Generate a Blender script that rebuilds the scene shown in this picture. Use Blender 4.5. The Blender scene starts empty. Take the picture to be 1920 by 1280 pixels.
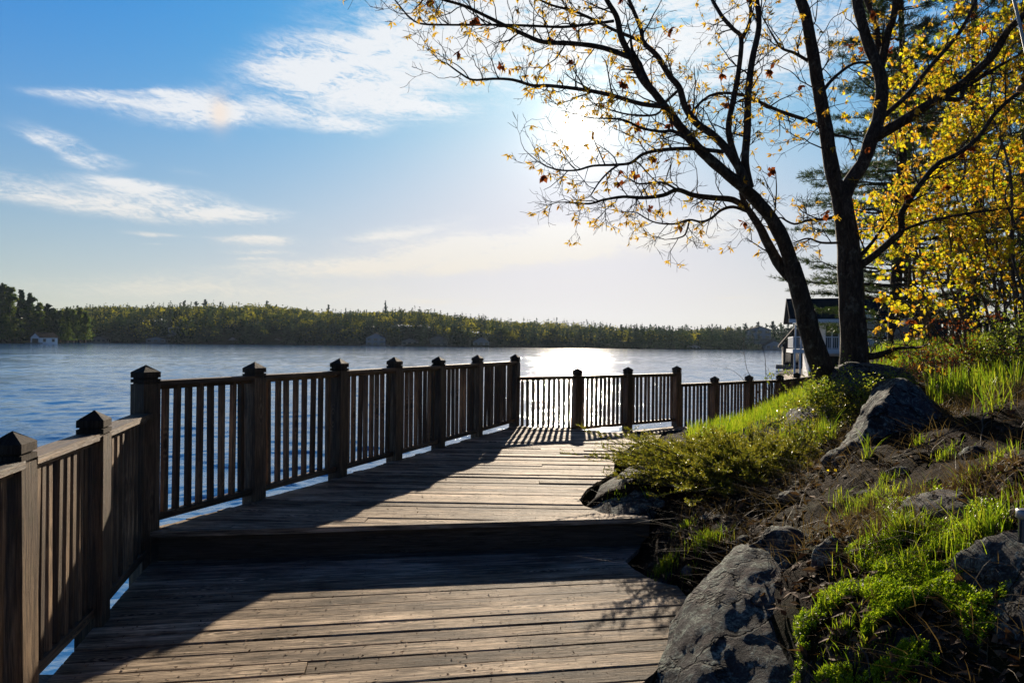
import bpy, math, random
import numpy as np
from mathutils import Vector, Matrix, noise as mnoise
R = math.radians
random.seed(7); RNG = np.random.default_rng(11)
scene = bpy.context.scene
col = scene.collection

# ------------------------------------------------------------------ camera
CAM_Z = 1.357
cam_d = bpy.data.cameras.new('camera'); cam = bpy.data.objects.new('camera', cam_d); col.objects.link(cam)
cam_d.sensor_width = 36.0; cam_d.lens = 24.0; cam_d.clip_start = 0.05; cam_d.clip_end = 9000
MC = Matrix.Translation((0, 0, CAM_Z)) @ Matrix.Rotation(R(90.134), 4, 'X') @ Matrix.Rotation(R(0.6), 4, 'Z')
cam.matrix_world = MC
scene.camera = cam
M3 = MC.to_3x3()
def ray(px, py):
    v = M3 @ Vector(((px-960)/1280, -(py-640)/1280, -1)); return v / v.y
def P(px, py, d):
    """point seen at photo pixel px,py whose forward distance (world y) is d"""
    v = ray(px, py); return Vector((0, 0, CAM_Z)) + v*d
def G(px, py, z):
    v = ray(px, py); return Vector((0, 0, CAM_Z)) + v*((z-CAM_Z)/v.z)

# ------------------------------------------------------------------ light
SUN_AZ, SUN_EL = R(5.39), R(17.45)
SD = Vector((math.sin(SUN_AZ)*math.cos(SUN_EL), math.cos(SUN_AZ)*math.cos(SUN_EL), math.sin(SUN_EL)))
sl = bpy.data.lights.new('sun', 'SUN'); sl.energy = 5.0; sl.angle = R(0.5); sl.color = (1.0, 0.86, 0.68)
so = bpy.data.objects.new('sun', sl); col.objects.link(so); so.rotation_euler = (-SD).to_track_quat('-Z', 'Y').to_euler()
scene.view_settings.view_transform = 'Standard'; scene.view_settings.look = 'None'
scene.view_settings.exposure = 1.0; scene.view_settings.gamma = 1.0
scene.cycles.max_bounces = 6; scene.cycles.transparent_max_bounces = 6
scene.cycles.sample_clamp_indirect = 6.0
scene.cycles.use_denoising = True

class NT:
    """tiny helper for wiring node trees"""
    def __init__(s, tree): s.t = tree; tree.nodes.clear()
    def n(s, typ, **kw):
        nd = s.t.nodes.new(typ)
        for k, v in kw.items():
            if k == 'inp':
                for i, x in v.items():
                    s.set(nd.inputs[i], x)
            else: setattr(nd, k, v)
        return nd
    def set(s, sock, x):
        if isinstance(x, bpy.types.NodeSocket): s.t.links.new(x, sock)
        elif isinstance(x, bpy.types.Node): s.t.links.new(x.outputs[0], sock)
        else: sock.default_value = x
    def math(s, op, a, b=0.0, c=0.0, clamp=False):
        nd = s.t.nodes.new('ShaderNodeMath'); nd.operation = op; nd.use_clamp = clamp
        s.set(nd.inputs[0], a); s.set(nd.inputs[1], b); s.set(nd.inputs[2], c); return nd.outputs[0]
    def noise(s, vec, scale, detail=4, rough=0.5, dist=0.0, out=0):
        nd = s.n('ShaderNodeTexNoise', inp={'Vector': vec, 'Scale': scale, 'Detail': detail, 'Roughness': rough, 'Distortion': dist})
        return nd.outputs[out]
    def ramp(s, fac, stops, interp='LINEAR'):
        nd = s.t.nodes.new('ShaderNodeValToRGB'); s.set(nd.inputs[0], fac); cr = nd.color_ramp; cr.interpolation = interp
        while len(cr.elements) < len(stops): cr.elements.new(0.5)
        for e, (p, c) in zip(cr.elements, stops):
            e.position = p; e.color = (*c, 1) if len(c) == 3 else c
        return nd.outputs[0]
    def mix(s, f, a, b, mode='MIX'):
        nd = s.t.nodes.new('ShaderNodeMix'); nd.data_type = 'RGBA'; nd.blend_type = mode
        s.set(nd.inputs[0], f)
        for i, x in ((6, a), (7, b)):
            if isinstance(x, tuple): nd.inputs[i].default_value = (*x, 1) if len(x) == 3 else x
            else: s.set(nd.inputs[i], x)
        return nd.outputs[2]
    def sep(s, v): 
        nd = s.t.nodes.new('ShaderNodeSeparateXYZ'); s.set(nd.inputs[0], v); return nd.outputs
    def comb(s, x, y, z=0.0):
        nd = s.t.nodes.new('ShaderNodeCombineXYZ')
        for i, q in enumerate((x, y, z)): s.set(nd.inputs[i], q)
        return nd.outputs[0]
    def smooth(s, x, a, b):
        nd = s.t.nodes.new('ShaderNodeMapRange'); nd.interpolation_type = 'SMOOTHSTEP'
        s.set(nd.inputs[0], x); nd.inputs[1].default_value = a; nd.inputs[2].default_value = b
        return nd.outputs[0]

world = bpy.data.worlds.new('World'); scene.world = world; world.use_nodes = True
def build_world():
    w = NT(world.node_tree)
    out = w.n('ShaderNodeOutputWorld'); bg = w.n('ShaderNodeBackground')
    sky = w.n('ShaderNodeTexSky', sky_type='NISHITA', sun_disc=False, sun_elevation=SUN_EL, sun_rotation=SUN_AZ,
              altitude=300.0, air_density=1.0, dust_density=0.6, ozone_density=2.2)
    tc = w.n('ShaderNodeTexCoord').outputs['Generated']
    x, y, z = w.sep(tc)
    az = w.math('MULTIPLY', w.math('ARCTAN2', x, y), 57.2958)
    el = w.math('MULTIPLY', w.math('ARCSINE', z), 57.2958)
    wob = w.noise(w.comb(w.math('MULTIPLY', az, 0.10), w.math('MULTIPLY', el, 0.30)), 1.0, 3, 0.5, out=1)
    wx, wy, wz = w.sep(wob)
    az2 = w.math('ADD', az, w.math('MULTIPLY', w.math('SUBTRACT', wx, 0.5), 4.0))
    el2 = w.math('ADD', el, w.math('MULTIPLY', w.math('SUBTRACT', wy, 0.5), 1.6))
    # cirrus banks: azimuth, elevation, half sizes (degrees), tilt, density
    def dirn(px, py):
        v = ray(px, py).normalized(); return math.degrees(math.atan2(v.x, v.y)), math.degrees(math.asin(v.z))
    banks = [(610,125,130,34,14,.85),(560,95,60,30,0,.4),(760,110,170,60,10,.9),(900,40,210,75,0,1.0),(1130,50,280,90,0,1.1),(1480,60,240,90,0,.8),(1250,160,220,50,0,.4),
             (590,160,90,24,-8,.8),(690,178,120,26,-8,.9),(800,205,70,18,-4,.75),(560,212,130,20,-4,.8),(660,232,80,12,0,.6),
             (300,210,130,20,3,.9),(350,190,60,16,-10,.8),(400,210,60,20,0,.95),(150,190,80,8,4,.5),(230,178,110,6,12,.5),
             (120,262,70,12,-12,.85),(60,258,60,8,-10,.5),(180,303,48,13,2,.8),(110,285,60,8,-20,.6),(20,345,60,22,-8,.7),(60,378,110,10,-4,.65),
             (180,385,110,12,-3,.9),(330,385,165,24,-2,1.0),(240,352,70,14,-4,.85),(330,358,80,10,0,.6),(450,395,80,13,4,.8),(345,322,40,10,0,.45),
             (490,452,62,11,2,.8),(450,445,50,5,0,.7),(480,472,50,5,0,.7),(480,484,40,4,0,.6),(285,434,50,4,0,.7),(300,452,30,3,0,.5),
             (880,470,260,22,8,1.0),(1020,440,260,26,6,1.1),(1230,440,220,22,7,1.1),(1000,480,330,18,5,.8),(790,420,90,14,14,.6),(730,440,90,8,10,.5),(760,505,280,16,3,.55),
             (620,495,110,10,4,.5),(420,545,330,22,0,.7),(820,570,80,6,0,.6),(1370,557,55,4,3,.6),(1060,525,60,5,3,.4),(990,60,60,80,0,.2)]
    field = None
    for (px, py, rx, ry, rot, s) in banks:
        a0, e0 = dirn(px, py); k = 0.0448 * math.cos(R(a0))
        ca, sa = math.cos(R(rot)), math.sin(R(rot))
        da = w.math('SUBTRACT', az2, a0); de = w.math('SUBTRACT', el2, e0)
        u = w.math('MULTIPLY', w.math('ADD', w.math('MULTIPLY', da, ca), w.math('MULTIPLY', de, sa)), 1/(rx*k))
        v = w.math('MULTIPLY', w.math('SUBTRACT', w.math('MULTIPLY', de, ca), w.math('MULTIPLY', da, sa)), 1/(ry*k))
        r2 = w.math('ADD', w.math('MULTIPLY', u, u), w.math('MULTIPLY', v, v))
        g = w.math('MULTIPLY', w.math('EXPONENT', w.math('MULTIPLY', r2, -0.9)), s)
        field = g if field is None else w.math('ADD', field, g)
    q = w.comb(w.math('MULTIPLY', az2, 0.10), w.math('ADD', w.math('MULTIPLY', el2, 0.42), w.math('MULTIPLY', az2, -0.03)))
    n1 = w.noise(q, 1.5, 12, 0.66, 0.9)
    q2 = w.comb(w.math('MULTIPLY', az, 0.5), w.math('ADD', w.math('MULTIPLY', el, 1.6), w.math('MULTIPLY', az, 0.25)), 3.3)
    n2 = w.noise(q2, 1.6, 9, 0.72, 1.2)
    nn = w.math('ADD', w.math('MULTIPLY', n1, 0.62), w.math('MULTIPLY', n2, 0.45))
    dens = w.math('MULTIPLY', field, w.smooth(nn, 0.26, 0.80))
    cf = w.smooth(dens, 0.03, 0.80)
    cf = w.math('MULTIPLY', cf, 0.92)
    # circumsolar light: the bright aureole and disc of the sun itself
    dt = w.n('ShaderNodeVectorMath', operation='DOT_PRODUCT', inp={0: tc, 1: tuple(SD)}).outputs['Value']
    ang = w.math('MULTIPLY', w.math('ARCCOSINE', w.math('MINIMUM', dt, 0.9999999)), 57.2958)
    def gl(a, s):
        return w.math('MULTIPLY', w.math('EXPONENT', w.math('MULTIPLY', ang, -1.0/s)), a)
    g2 = w.math('EXPONENT', w.math('MULTIPLY', w.math('MULTIPLY', ang, ang), -1.2))
    glow = w.math('ADD', w.math('ADD', gl(26.0, 1.1), gl(4.2, 4.0)), w.math('ADD', w.math('MULTIPLY', g2, 60.0), gl(0.5, 11.0)))
    strength = 0.0595
    skyc = sky.outputs[0]
    # slight blue balance high up, warmer toward the horizon
    hz = w.smooth(el, 1.0, 27.0)
    tint = w.mix(hz, (0.87, 0.93, 0.86), (0.225, 0.84, 2.05))
    skyc = w.mix(1.0, skyc, tint, 'MULTIPLY')
    # soft shoulder: tone compression keeps the sky round the sun from rising without limit
    # sky dimmed overhead, sideways and behind, out of view, to cut ambient light
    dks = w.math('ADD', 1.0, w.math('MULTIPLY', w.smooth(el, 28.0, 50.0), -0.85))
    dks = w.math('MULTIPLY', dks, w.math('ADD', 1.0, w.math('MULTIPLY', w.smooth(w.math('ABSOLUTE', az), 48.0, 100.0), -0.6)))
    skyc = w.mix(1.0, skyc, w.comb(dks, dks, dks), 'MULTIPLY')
    r_, g_, b_ = w.sep(skyc)
    sh = [w.math('DIVIDE', q, w.math('SQRT', w.math('ADD', 1.0, w.math('POWER', w.math('DIVIDE', q, k), 2.0)))) for q, k in ((r_, 6.9), (g_, 6.65), (b_, 7.2))]
    skyc = w.comb(*sh)
    warm = w.mix(w.smooth(el, 2.0, 14.0), (7.1, 6.4, 5.3), (7.4, 7.5, 7.7))
    cl = w.mix(cf, skyc, warm)
    # small parhelion in the cirrus 22 degrees left of the sun
    a0, e0 = dirn(412, 212)
    rr = w.math('ADD', w.math('POWER', w.math('MULTIPLY', w.math('SUBTRACT', az, a0), 1.3), 2.0), w.math('POWER', w.math('MULTIPLY', w.math('SUBTRACT', el, e0), 0.8), 2.0))
    pd = w.math('MULTIPLY', w.math('EXPONENT', w.math('MULTIPLY', rr, -1.2)), 0.55)
    cl = w.mix(pd, cl, (8.0, 6.3, 4.9), 'MIX')
    gc = w.mix(1.0, (1.0, 0.93, 0.80), w.comb(glow, glow, glow), 'MULTIPLY')
    tot = w.mix(1.0, cl, gc, 'ADD')
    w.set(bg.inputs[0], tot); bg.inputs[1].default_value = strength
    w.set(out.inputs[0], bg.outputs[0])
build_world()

# ------------------------------------------------------------------ tagging and mesh helpers
def tag(o, label=None, cat=None, group=None, kind=None):
    if label: o['label'] = label
    if cat: o['category'] = cat
    if group: o['group'] = group
    if kind: o['kind'] = kind
    return o
def empty(name, loc=(0, 0, 0), rz=0.0):
    o = bpy.data.objects.new(name, None); col.objects.link(o); o.location = loc; o.rotation_euler = (0, 0, rz); o.empty_display_size = 0.2
    return o
def link(name, me, mat, parent=None):
    if mat is not None and not me.materials:
        for m in (mat if isinstance(mat, (list, tuple)) else [mat]): me.materials.append(m)
    o = bpy.data.objects.new(name, me); col.objects.link(o)
    if parent is not None: o.parent = parent
    return o
def npmesh(name, V, faces, uv=None, smooth=False, midx=None):
    """V (n,3); faces: list of int arrays (m,k); uv per vertex (n,2)"""
    me = bpy.data.meshes.new(name)
    V = np.asarray(V, dtype=np.float32)
    loops = np.concatenate([f.reshape(-1) for f in faces]).astype(np.int32)
    tot = np.concatenate([np.full(len(f), f.shape[1], np.int32) for f in faces])
    st = np.concatenate([[0], np.cumsum(tot)[:-1]]).astype(np.int32)
    me.vertices.add(len(V)); me.vertices.foreach_set('co', V.reshape(-1))
    me.loops.add(len(loops)); me.loops.foreach_set('vertex_index', loops)
    me.polygons.add(len(tot)); me.polygons.foreach_set('loop_start', st); me.polygons.foreach_set('loop_total', tot)
    if midx is not None: me.polygons.foreach_set('material_index', np.asarray(midx, np.int32))
    me.polygons.foreach_set('use_smooth', np.full(len(tot), smooth, bool))
    if uv is not None:
        l = me.uv_layers.new(name='UVMap'); l.data.foreach_set('uv', np.asarray(uv, np.float32)[loops].reshape(-1))
    me.update(calc_edges=True); me.validate()
    return me
class MB:
    """collects polygons (with optional per-corner uv) for one mesh"""
    def __init__(s): s.v = []; s.f = []; s.uv = []
    def poly(s, pts, uvs=None):
        b = len(s.v); s.v += [tuple(p) for p in pts]; s.f.append(tuple(range(b, b+len(pts))))
        s.uv += [tuple(u) for u in (uvs if uvs is not None else [(0, 0)]*len(pts))]
    def box(s, c, sz, M=None, long=2, bid=None, bev=0.0):
        """box centred at c with full sizes sz; long axis picks grain direction"""
        bid = random.randint(0, 400) if bid is None else bid
        hx, hy, hz = [q/2 for q in sz]; ro = random.random()*30
        ax = [0, 1, 2]; ax.remove(long)
        def pt(i, j, k): return Vector((i*hx, j*hy, k*hz))
        fs = [((-1,-1,-1),(-1,1,-1),(1,1,-1),(1,-1,-1)), ((-1,-1,1),(1,-1,1),(1,1,1),(-1,1,1)), ((-1,-1,-1),(1,-1,-1),(1,-1,1),(-1,-1,1)),
              ((1,1,-1),(-1,1,-1),(-1,1,1),(1,1,1)), ((1,-1,-1),(1,1,-1),(1,1,1),(1,-1,1)), ((-1,1,-1),(-1,-1,-1),(-1,-1,1),(-1,1,1))]
        for f in fs:
            pts = [pt(*q) for q in f]
            uvs = [(p[long]+ro, bid*10 + 1 + p[ax[0]] + p[ax[1]]*1.7) for p in pts]
            pts = [Vector(c)+p for p in pts]
            if M is not None: pts = [M @ p for p in pts]
            s.poly(pts, uvs)
    def tube(s, pts, rad, n=8, bid=0, cap=True):
        a = tube_arrays(pts, rad, n)
        V, F = a; b = len(s.v)
        s.v += [tuple(p) for p in V]; s.uv += [(0, 0)]*0
        for q in F: s.f.append(tuple(int(i)+b for i in q))
        s.tubed = True
    def mesh(s, name, smooth=False):
        me = bpy.data.meshes.new(name); me.from_pydata([tuple(v) for v in s.v], [], s.f)
        if len(s.uv) == len(s.v):
            l = me.uv_layers.new(name='UVMap'); arr = np.array(s.uv, np.float32)
            idx = np.zeros(len(me.loops), np.int32); me.loops.foreach_get('vertex_index', idx)
            l.data.foreach_set('uv', arr[idx].reshape(-1))
        if smooth: me.polygons.foreach_set('use_smooth', np.full(len(me.polygons), True))
        me.update(); return me
    def build(s, name, mat, parent=None, smooth=False): return link(name, s.mesh(name, smooth), mat, parent)
def tube_arrays(pts, rad, n):
    p = np.asarray(pts, float); r = np.asarray(rad, float); m = len(p)
    t = np.gradient(p, axis=0); t /= np.linalg.norm(t, axis=1)[:, None]+1e-9
    ref = np.array([0.3, 1.0, 0.13]) if abs(t[:, 1]).mean() < 0.8 else np.array([1.0, 0.1, 0.2])
    a = np.cross(t, ref); a /= np.linalg.norm(a, axis=1)[:, None]+1e-9; b = np.cross(t, a)
    th = np.arange(n)*2*math.pi/n
    V = p[:, None, :] + r[:, None, None]*(np.cos(th)[None, :, None]*a[:, None, :] + np.sin(th)[None, :, None]*b[:, None, :])
    V = V.reshape(-1, 3)
    i = np.arange(m-1)[:, None]*n; j = np.arange(n)[None, :]; j2 = (j+1) % n
    F = np.stack([i+j, i+j2, i+n+j2, i+n+j], -1).reshape(-1, 4)
    return V, F
class Tubes:
    def __init__(s): s.V = []; s.F = []; s.n = 0; s.T = []
    def add(s, pts, rad, n=5):
        V, F = tube_arrays(pts, rad, n); s.V.append(V); s.F.append(F+s.n)
        s.T.append(np.arange(n)[None, :] + s.n + len(V) - n) if n == 4 else None
        s.n += len(V)
    def build(s, name, mat, parent=None, smooth=True):
        return link(name, npmesh(name, np.concatenate(s.V), [np.concatenate(s.F)] + ([np.concatenate(s.T)] if s.T else []), smooth=smooth), mat, parent)

# ------------------------------------------------------------------ materials
MATS = {}
def mat(name):
    m = bpy.data.materials.new(name); m.use_nodes = True; MATS[name] = m
    return m, NT(m.node_tree)
def finish(t, col_, rough=0.7, bump=None, bstr=0.3, bdist=0.02, spec=0.4, metallic=0.0, coat=None):
    o = t.n('ShaderNodeOutputMaterial'); b = t.n('ShaderNodeBsdfPrincipled')
    if isinstance(col_, tuple): b.inputs['Base Color'].default_value = (*col_, 1)
    else: t.set(b.inputs['Base Color'], col_)
    t.set(b.inputs['Roughness'], rough); b.inputs['Specular IOR Level'].default_value = spec; b.inputs['Metallic'].default_value = metallic
    if bump is not None:
        bp = t.n('ShaderNodeBump', inp={'Strength': bstr, 'Distance': bdist, 'Height': bump}); t.set(b.inputs['Normal'], bp.outputs[0])
    t.set(o.inputs[0], b.outputs[0]); return b
def wood(name, dark, mid, light, moss=0.0, rough=0.62, spec=0.35, crack=0.5, nails=False):
    m, t = mat(name)
    uv = t.n('ShaderNodeUVMap').outputs[0]; u, v, _ = t.sep(uv)
    bid = t.math('FLOOR', t.math('DIVIDE', v, 10.0)); vv = t.math('SUBTRACT', v, t.math('MULTIPLY', bid, 10.0))
    wn = t.n('ShaderNodeTexWhiteNoise', noise_dimensions='1D', inp={'W': bid})
    rnd = wn.outputs[0]
    c = t.comb(t.math('MULTIPLY', u, 2.2), t.math('MULTIPLY', vv, 42.0), t.math('MULTIPLY', bid, 3.7))
    g1 = t.noise(c, 1.0, 7, 0.68, 0.5)
    c2 = t.comb(t.math('MULTIPLY', u, 5.5), t.math('MULTIPLY', vv, 210.0), bid)
    g2 = t.noise(c2, 1.0, 5, 0.7, 0.2)
    c3 = t.comb(t.math('MULTIPLY', u, 1.6), t.math('MULTIPLY', vv, 5.0), bid)
    g3 = t.noise(c3, 1.0, 4, 0.6, 0.3)
    # knots: rings where a stretched voronoi cell has its centre
    kv = t.n('ShaderNodeTexVoronoi', inp={'Vector': t.comb(t.math('MULTIPLY', u, 1.7), t.math('MULTIPLY', vv, 5.5), bid), 'Scale': 1.0})
    kd = kv.outputs['Distance']
    knot = t.math('SUBTRACT', 1.0, t.smooth(kd, 0.05, 0.13))
    ring = t.math('MULTIPLY', t.math('SINE', t.math('MULTIPLY', kd, 90.0)), t.math('SUBTRACT', 1.0, t.smooth(kd, 0.08, 0.30)))
    g = t.math('ADD', t.math('ADD', t.math('MULTIPLY', g1, 0.5), t.math('MULTIPLY', g2, 0.42)), t.math('MULTIPLY', g3, 0.25))
    g = t.math('ADD', g, t.math('MULTIPLY', ring, 0.085))
    base = t.ramp(g, [(0.40, dark), (0.56, mid), (0.72, light)])
    base = t.mix(t.math('MULTIPLY', knot, 0.6), base, tuple(q*0.5 for q in dark))
    br = t.math('ADD', 0.52, t.math('MULTIPLY', rnd, 0.96))
    base = t.mix(1.0, base, t.comb(br, br, t.math('MULTIPLY', br, 0.98)), 'MULTIPLY')
    if nails:   # stains that run across boards, and rusty screw heads along the joists
        pw = t.n('ShaderNodeNewGeometry').outputs['Position']; st = t.noise(pw, 1.1, 6, 0.65, 0.4); st2 = t.noise(pw, 4.5, 5, 0.6, 0.6)
        k = t.math('ADD', 0.50, t.math('ADD', t.math('MULTIPLY', t.smooth(st, 0.3, 0.7), 0.50), t.math('MULTIPLY', st2, 0.42))); base = t.mix(1.0, base, t.comb(k, k, k), 'MULTIPLY')
        du = t.math('SUBTRACT', t.math('FRACT', t.math('DIVIDE', u, 0.42)), 0.5); du = t.math('MULTIPLY', du, 0.42)
        dv = t.math('SUBTRACT', t.math('ABSOLUTE', t.math('SUBTRACT', vv, 1.067)), 0.040)
        rr = t.math('SQRT', t.math('ADD', t.math('MULTIPLY', du, du), t.math('MULTIPLY', dv, dv)))
        base = t.mix(t.math('MULTIPLY', t.math('SUBTRACT', 1.0, t.smooth(rr, 0.0035, 0.0065)), 0.85), base, (0.02, 0.012, 0.008))
    if moss:
        ob = t.n('ShaderNodeTexCoord').outputs['Object']
        mn = t.noise(ob, 6.0, 5, 0.7); mf = t.math('MULTIPLY', t.smooth(mn, 0.5, 0.75), moss)
        base = t.mix(mf, base, (0.05, 0.06, 0.015))
    cr = t.smooth(g2, 0.36, 0.46)
    h = t.math('ADD', t.math('MULTIPLY', g1, 0.7), t.math('ADD', t.math('MULTIPLY', g2, 0.6), t.math('MULTIPLY', cr, crack)))
    finish(t, base, t.math('ADD', rough-0.2, t.math('MULTIPLY', g1, 0.4)), h, 0.9, 0.008, spec)
    return m
WOOD = wood('weathered_deck_wood', (0.012, 0.008, 0.005), (0.20, 0.155, 0.112), (0.78, 0.61, 0.44), spec=0.05, rough=0.70, nails=True)
WOODR = wood('weathered_rail_wood', (0.020, 0.011, 0.006), (0.075, 0.046, 0.025), (0.30, 0.20, 0.115), moss=0.35, crack=0.35)
WOODC = wood('rotted_cap_wood', (0.012, 0.009, 0.007), (0.045, 0.032, 0.022), (0.12, 0.09, 0.06), moss=0.5, spec=0.15, rough=0.8)
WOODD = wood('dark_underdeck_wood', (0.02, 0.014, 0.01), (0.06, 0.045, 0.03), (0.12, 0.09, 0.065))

def leafmat(name, c1, c2, c3, trans=0.55, rough=0.5, spec=0.3, scale=0.0, tboost=1.0, tone=False):
    m, t = mat(name)
    geo = t.n('ShaderNodeNewGeometry'); rn = geo.outputs['Random Per Island']
    if tone: rn = t.math('ADD', t.math('MULTIPLY', rn, 0.14), t.math('MULTIPLY', t.sep(t.n('ShaderNodeUVMap').outputs[0])[0], 0.86))
    c = t.ramp(rn, [(0.0, c1), (0.5, c2), (1.0, c3)])
    if scale:
        nz = t.noise(geo.outputs['Position'], scale, 3, 0.5)
        k = t.math('ADD', 0.45, t.math('MULTIPLY', nz, 1.1)); c = t.mix(1.0, c, t.comb(k, k, k), 'MULTIPLY')
    o = t.n('ShaderNodeOutputMaterial'); b = t.n('ShaderNodeBsdfPrincipled')
    t.set(b.inputs['Base Color'], c); b.inputs['Roughness'].default_value = rough; b.inputs['Specular IOR Level'].default_value = spec
    tr = t.n('ShaderNodeBsdfTranslucent'); 
    tc = t.mix(1.0, c, (tboost, tboost, tboost*0.6), 'MULTIPLY')
    t.set(tr.inputs[0], tc)
    mx = t.n('ShaderNodeMixShader', inp={0: trans, 1: b.outputs[0], 2: tr.outputs[0]})
    t.set(o.inputs[0], mx.outputs[0]); return m
GRASS = leafmat('spring_grass', (0.07, 0.13, 0.008), (0.15, 0.22, 0.012), (0.27, 0.28, 0.03), 0.6, 0.45, 0.3, 0, 1.4)
STRAW = leafmat('dry_grass', (0.10, 0.065, 0.03), (0.16, 0.115, 0.055), (0.06, 0.04, 0.02), 0.4, 0.6, 0.2)
SEDUM = leafmat('stonecrop', (0.16, 0.28, 0.015), (0.27, 0.38, 0.02), (0.38, 0.44, 0.03), 0.45, 0.4, 0.4, 0, 1.6)
JUNI = leafmat('juniper_needles', (0.06, 0.085, 0.012), (0.14, 0.15, 0.018), (0.28, 0.23, 0.035), 0.5, 0.35, 0.5, 0, 1.6)
YLEAF = leafmat('yellow_spring_leaves', (0.13, 0.19, 0.015), (0.53, 0.44, 0.02), (0.42, 0.16, 0.02), 0.62, 0.5, 0.3, 0, 1.45)
OLEAF = leafmat('young_oak_leaves', (0.50, 0.30, 0.03), (0.60, 0.42, 0.05), (0.42, 0.20, 0.03), 0.55, 0.5, 0.3, 0, 1.1)
DEAD = leafmat('dead_oak_leaves', (0.20, 0.045, 0.015), (0.26, 0.07, 0.02), (0.12, 0.04, 0.02), 0.45, 0.6, 0.2)
LITTER = leafmat('leaf_litter', (0.04, 0.02, 0.012), (0.11, 0.058, 0.03), (0.27, 0.16, 0.085), 0.15, 0.8, 0.2)
PINE = leafmat('pine_needles', (0.025, 0.05, 0.012), (0.045, 0.08, 0.018), (0.09, 0.12, 0.025), 0.3, 0.45, 0.4)
SHRUB = leafmat('shrub_leaves', (0.12, 0.2, 0.03), (0.2, 0.26, 0.03), (0.3, 0.3, 0.04), 0.5, 0.45, 0.4, 0, 1.2)
FARD = leafmat('far_deciduous', (0.014, 0.028, 0.010), (0.055, 0.070, 0.014), (0.34, 0.31, 0.035), 0.45, 0.9, 0.05, 0.0, 1.3, True)
FARC = leafmat('far_conifer', (0.008, 0.025, 0.014), (0.014, 0.038, 0.018), (0.035, 0.07, 0.022), 0.25, 0.9, 0.05, 0.0, 1.0, True)
HEADG = leafmat('headland_foliage', (0.03, 0.06, 0.012), (0.07, 0.11, 0.02), (0.13, 0.15, 0.025), 0.35, 0.8, 0.1, 0, 1.3)
def bark(name, a, b, c, sc=14, lichen=0.3):
    m, t = mat(name); p = t.n('ShaderNodeTexCoord').outputs['Object']; x, y, z = t.sep(p)
    q = t.comb(x, y, t.math('MULTIPLY', z, 0.3))
    n1 = t.noise(q, sc, 7, 0.75, 0.9); n2 = t.noise(p, sc*0.35, 5, 0.65); n3 = t.noise(p, sc*2.2, 4, 0.6)
    cc = t.ramp(n1, [(0.35, a), (0.55, b), (0.75, c)])
    cc = t.mix(t.math('MULTIPLY', t.smooth(n2, 0.55, 0.72), lichen), cc, (0.22, 0.22, 0.17))
    finish(t, cc, 0.85, t.math('ADD', n1, t.math('MULTIPLY', n3, 0.4)), 0.9, 0.03, 0.2); return m
BARK = bark('oak_bark', (0.018, 0.013, 0.009), (0.07, 0.052, 0.036), (0.20, 0.165, 0.13), 26, 0.6)
BARK2 = bark('sapling_bark', (0.05, 0.04, 0.03), (0.13, 0.105, 0.08), (0.24, 0.2, 0.16), 20, 0.3)
def rockmat(name, pink=0.3, lich=0.6, moss=0.3, dark=1.0):
    m, t = mat(name); p = t.n('ShaderNodeNewGeometry').outputs['Position']
    n1 = t.noise(p, 5.0, 8, 0.65, 0.3); n2 = t.noise(p, 52.0, 6, 0.75); n3 = t.noise(p, 2.2, 5, 0.6, 0.5); n4 = t.noise(p, 13.0, 7, 0.75, 1.0); n5 = t.noise(p, 95.0, 3, 0.6)
    c = t.ramp(n1, [(0.34, (0.035*dark, 0.033*dark, 0.034*dark)), (0.5, (0.10*dark, 0.095*dark, 0.095*dark)), (0.68, (0.21*dark, 0.19*dark, 0.18*dark))])
    c = t.mix(t.math('MULTIPLY', t.smooth(n3, 0.5, 0.62), pink), c, (0.24, 0.145, 0.115))
    c = t.mix(t.math('MULTIPLY', t.smooth(n4, 0.46, 0.58), lich), c, t.ramp(n2, [(0.4, (0.035, 0.05, 0.045)), (0.60, (0.40, 0.46, 0.39))]))
    c = t.mix(t.math('MULTIPLY', t.smooth(t.noise(p, 5.2, 9, 0.82, 0.6), 0.52, 0.70), moss), c, (0.035, 0.04, 0.012))
    vc = t.n('ShaderNodeTexVoronoi', feature='DISTANCE_TO_EDGE', inp={'Vector': t.n('ShaderNodeVectorMath', operation='ADD', inp={0: p, 1: t.n('ShaderNodeVectorMath', operation='SCALE', inp={0: t.noise(p, 2.5, 5, 0.6, 0, out=1), 3: 0.5}).outputs[0]}).outputs[0], 'Scale': 2.6})
    crk = t.smooth(vc.outputs['Distance'], 0.0, 0.035)
    c = t.mix(1.0, c, t.ramp(crk, [(0.0, (0.25, 0.25, 0.25)), (1.0, (1, 1, 1))]), 'MULTIPLY')
    k = t.ramp(n5, [(0.35, (0.55, 0.55, 0.55)), (0.6, (1.15, 1.15, 1.15))]); c = t.mix(1.0, c, k, 'MULTIPLY')
    h = t.math('ADD', t.math('ADD', n1, t.math('MULTIPLY', n4, 0.5)), t.math('ADD', t.math('MULTIPLY', n2, 0.35), t.math('ADD', t.math('MULTIPLY', n5, 0.12), t.math('MULTIPLY', crk, 0.5))))
    finish(t, c, 0.9, h, 1.0, 0.034, 0.12); return m
ROCK = rockmat('granite_with_lichen', 0.2, 0.8, 0.45, 0.62); ROCKP = rockmat('pink_granite', 0.6, 0.6, 0.4, 0.6); ROCKD = rockmat('mossy_granite', 0.2, 0.5, 0.8, 0.8)
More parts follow.
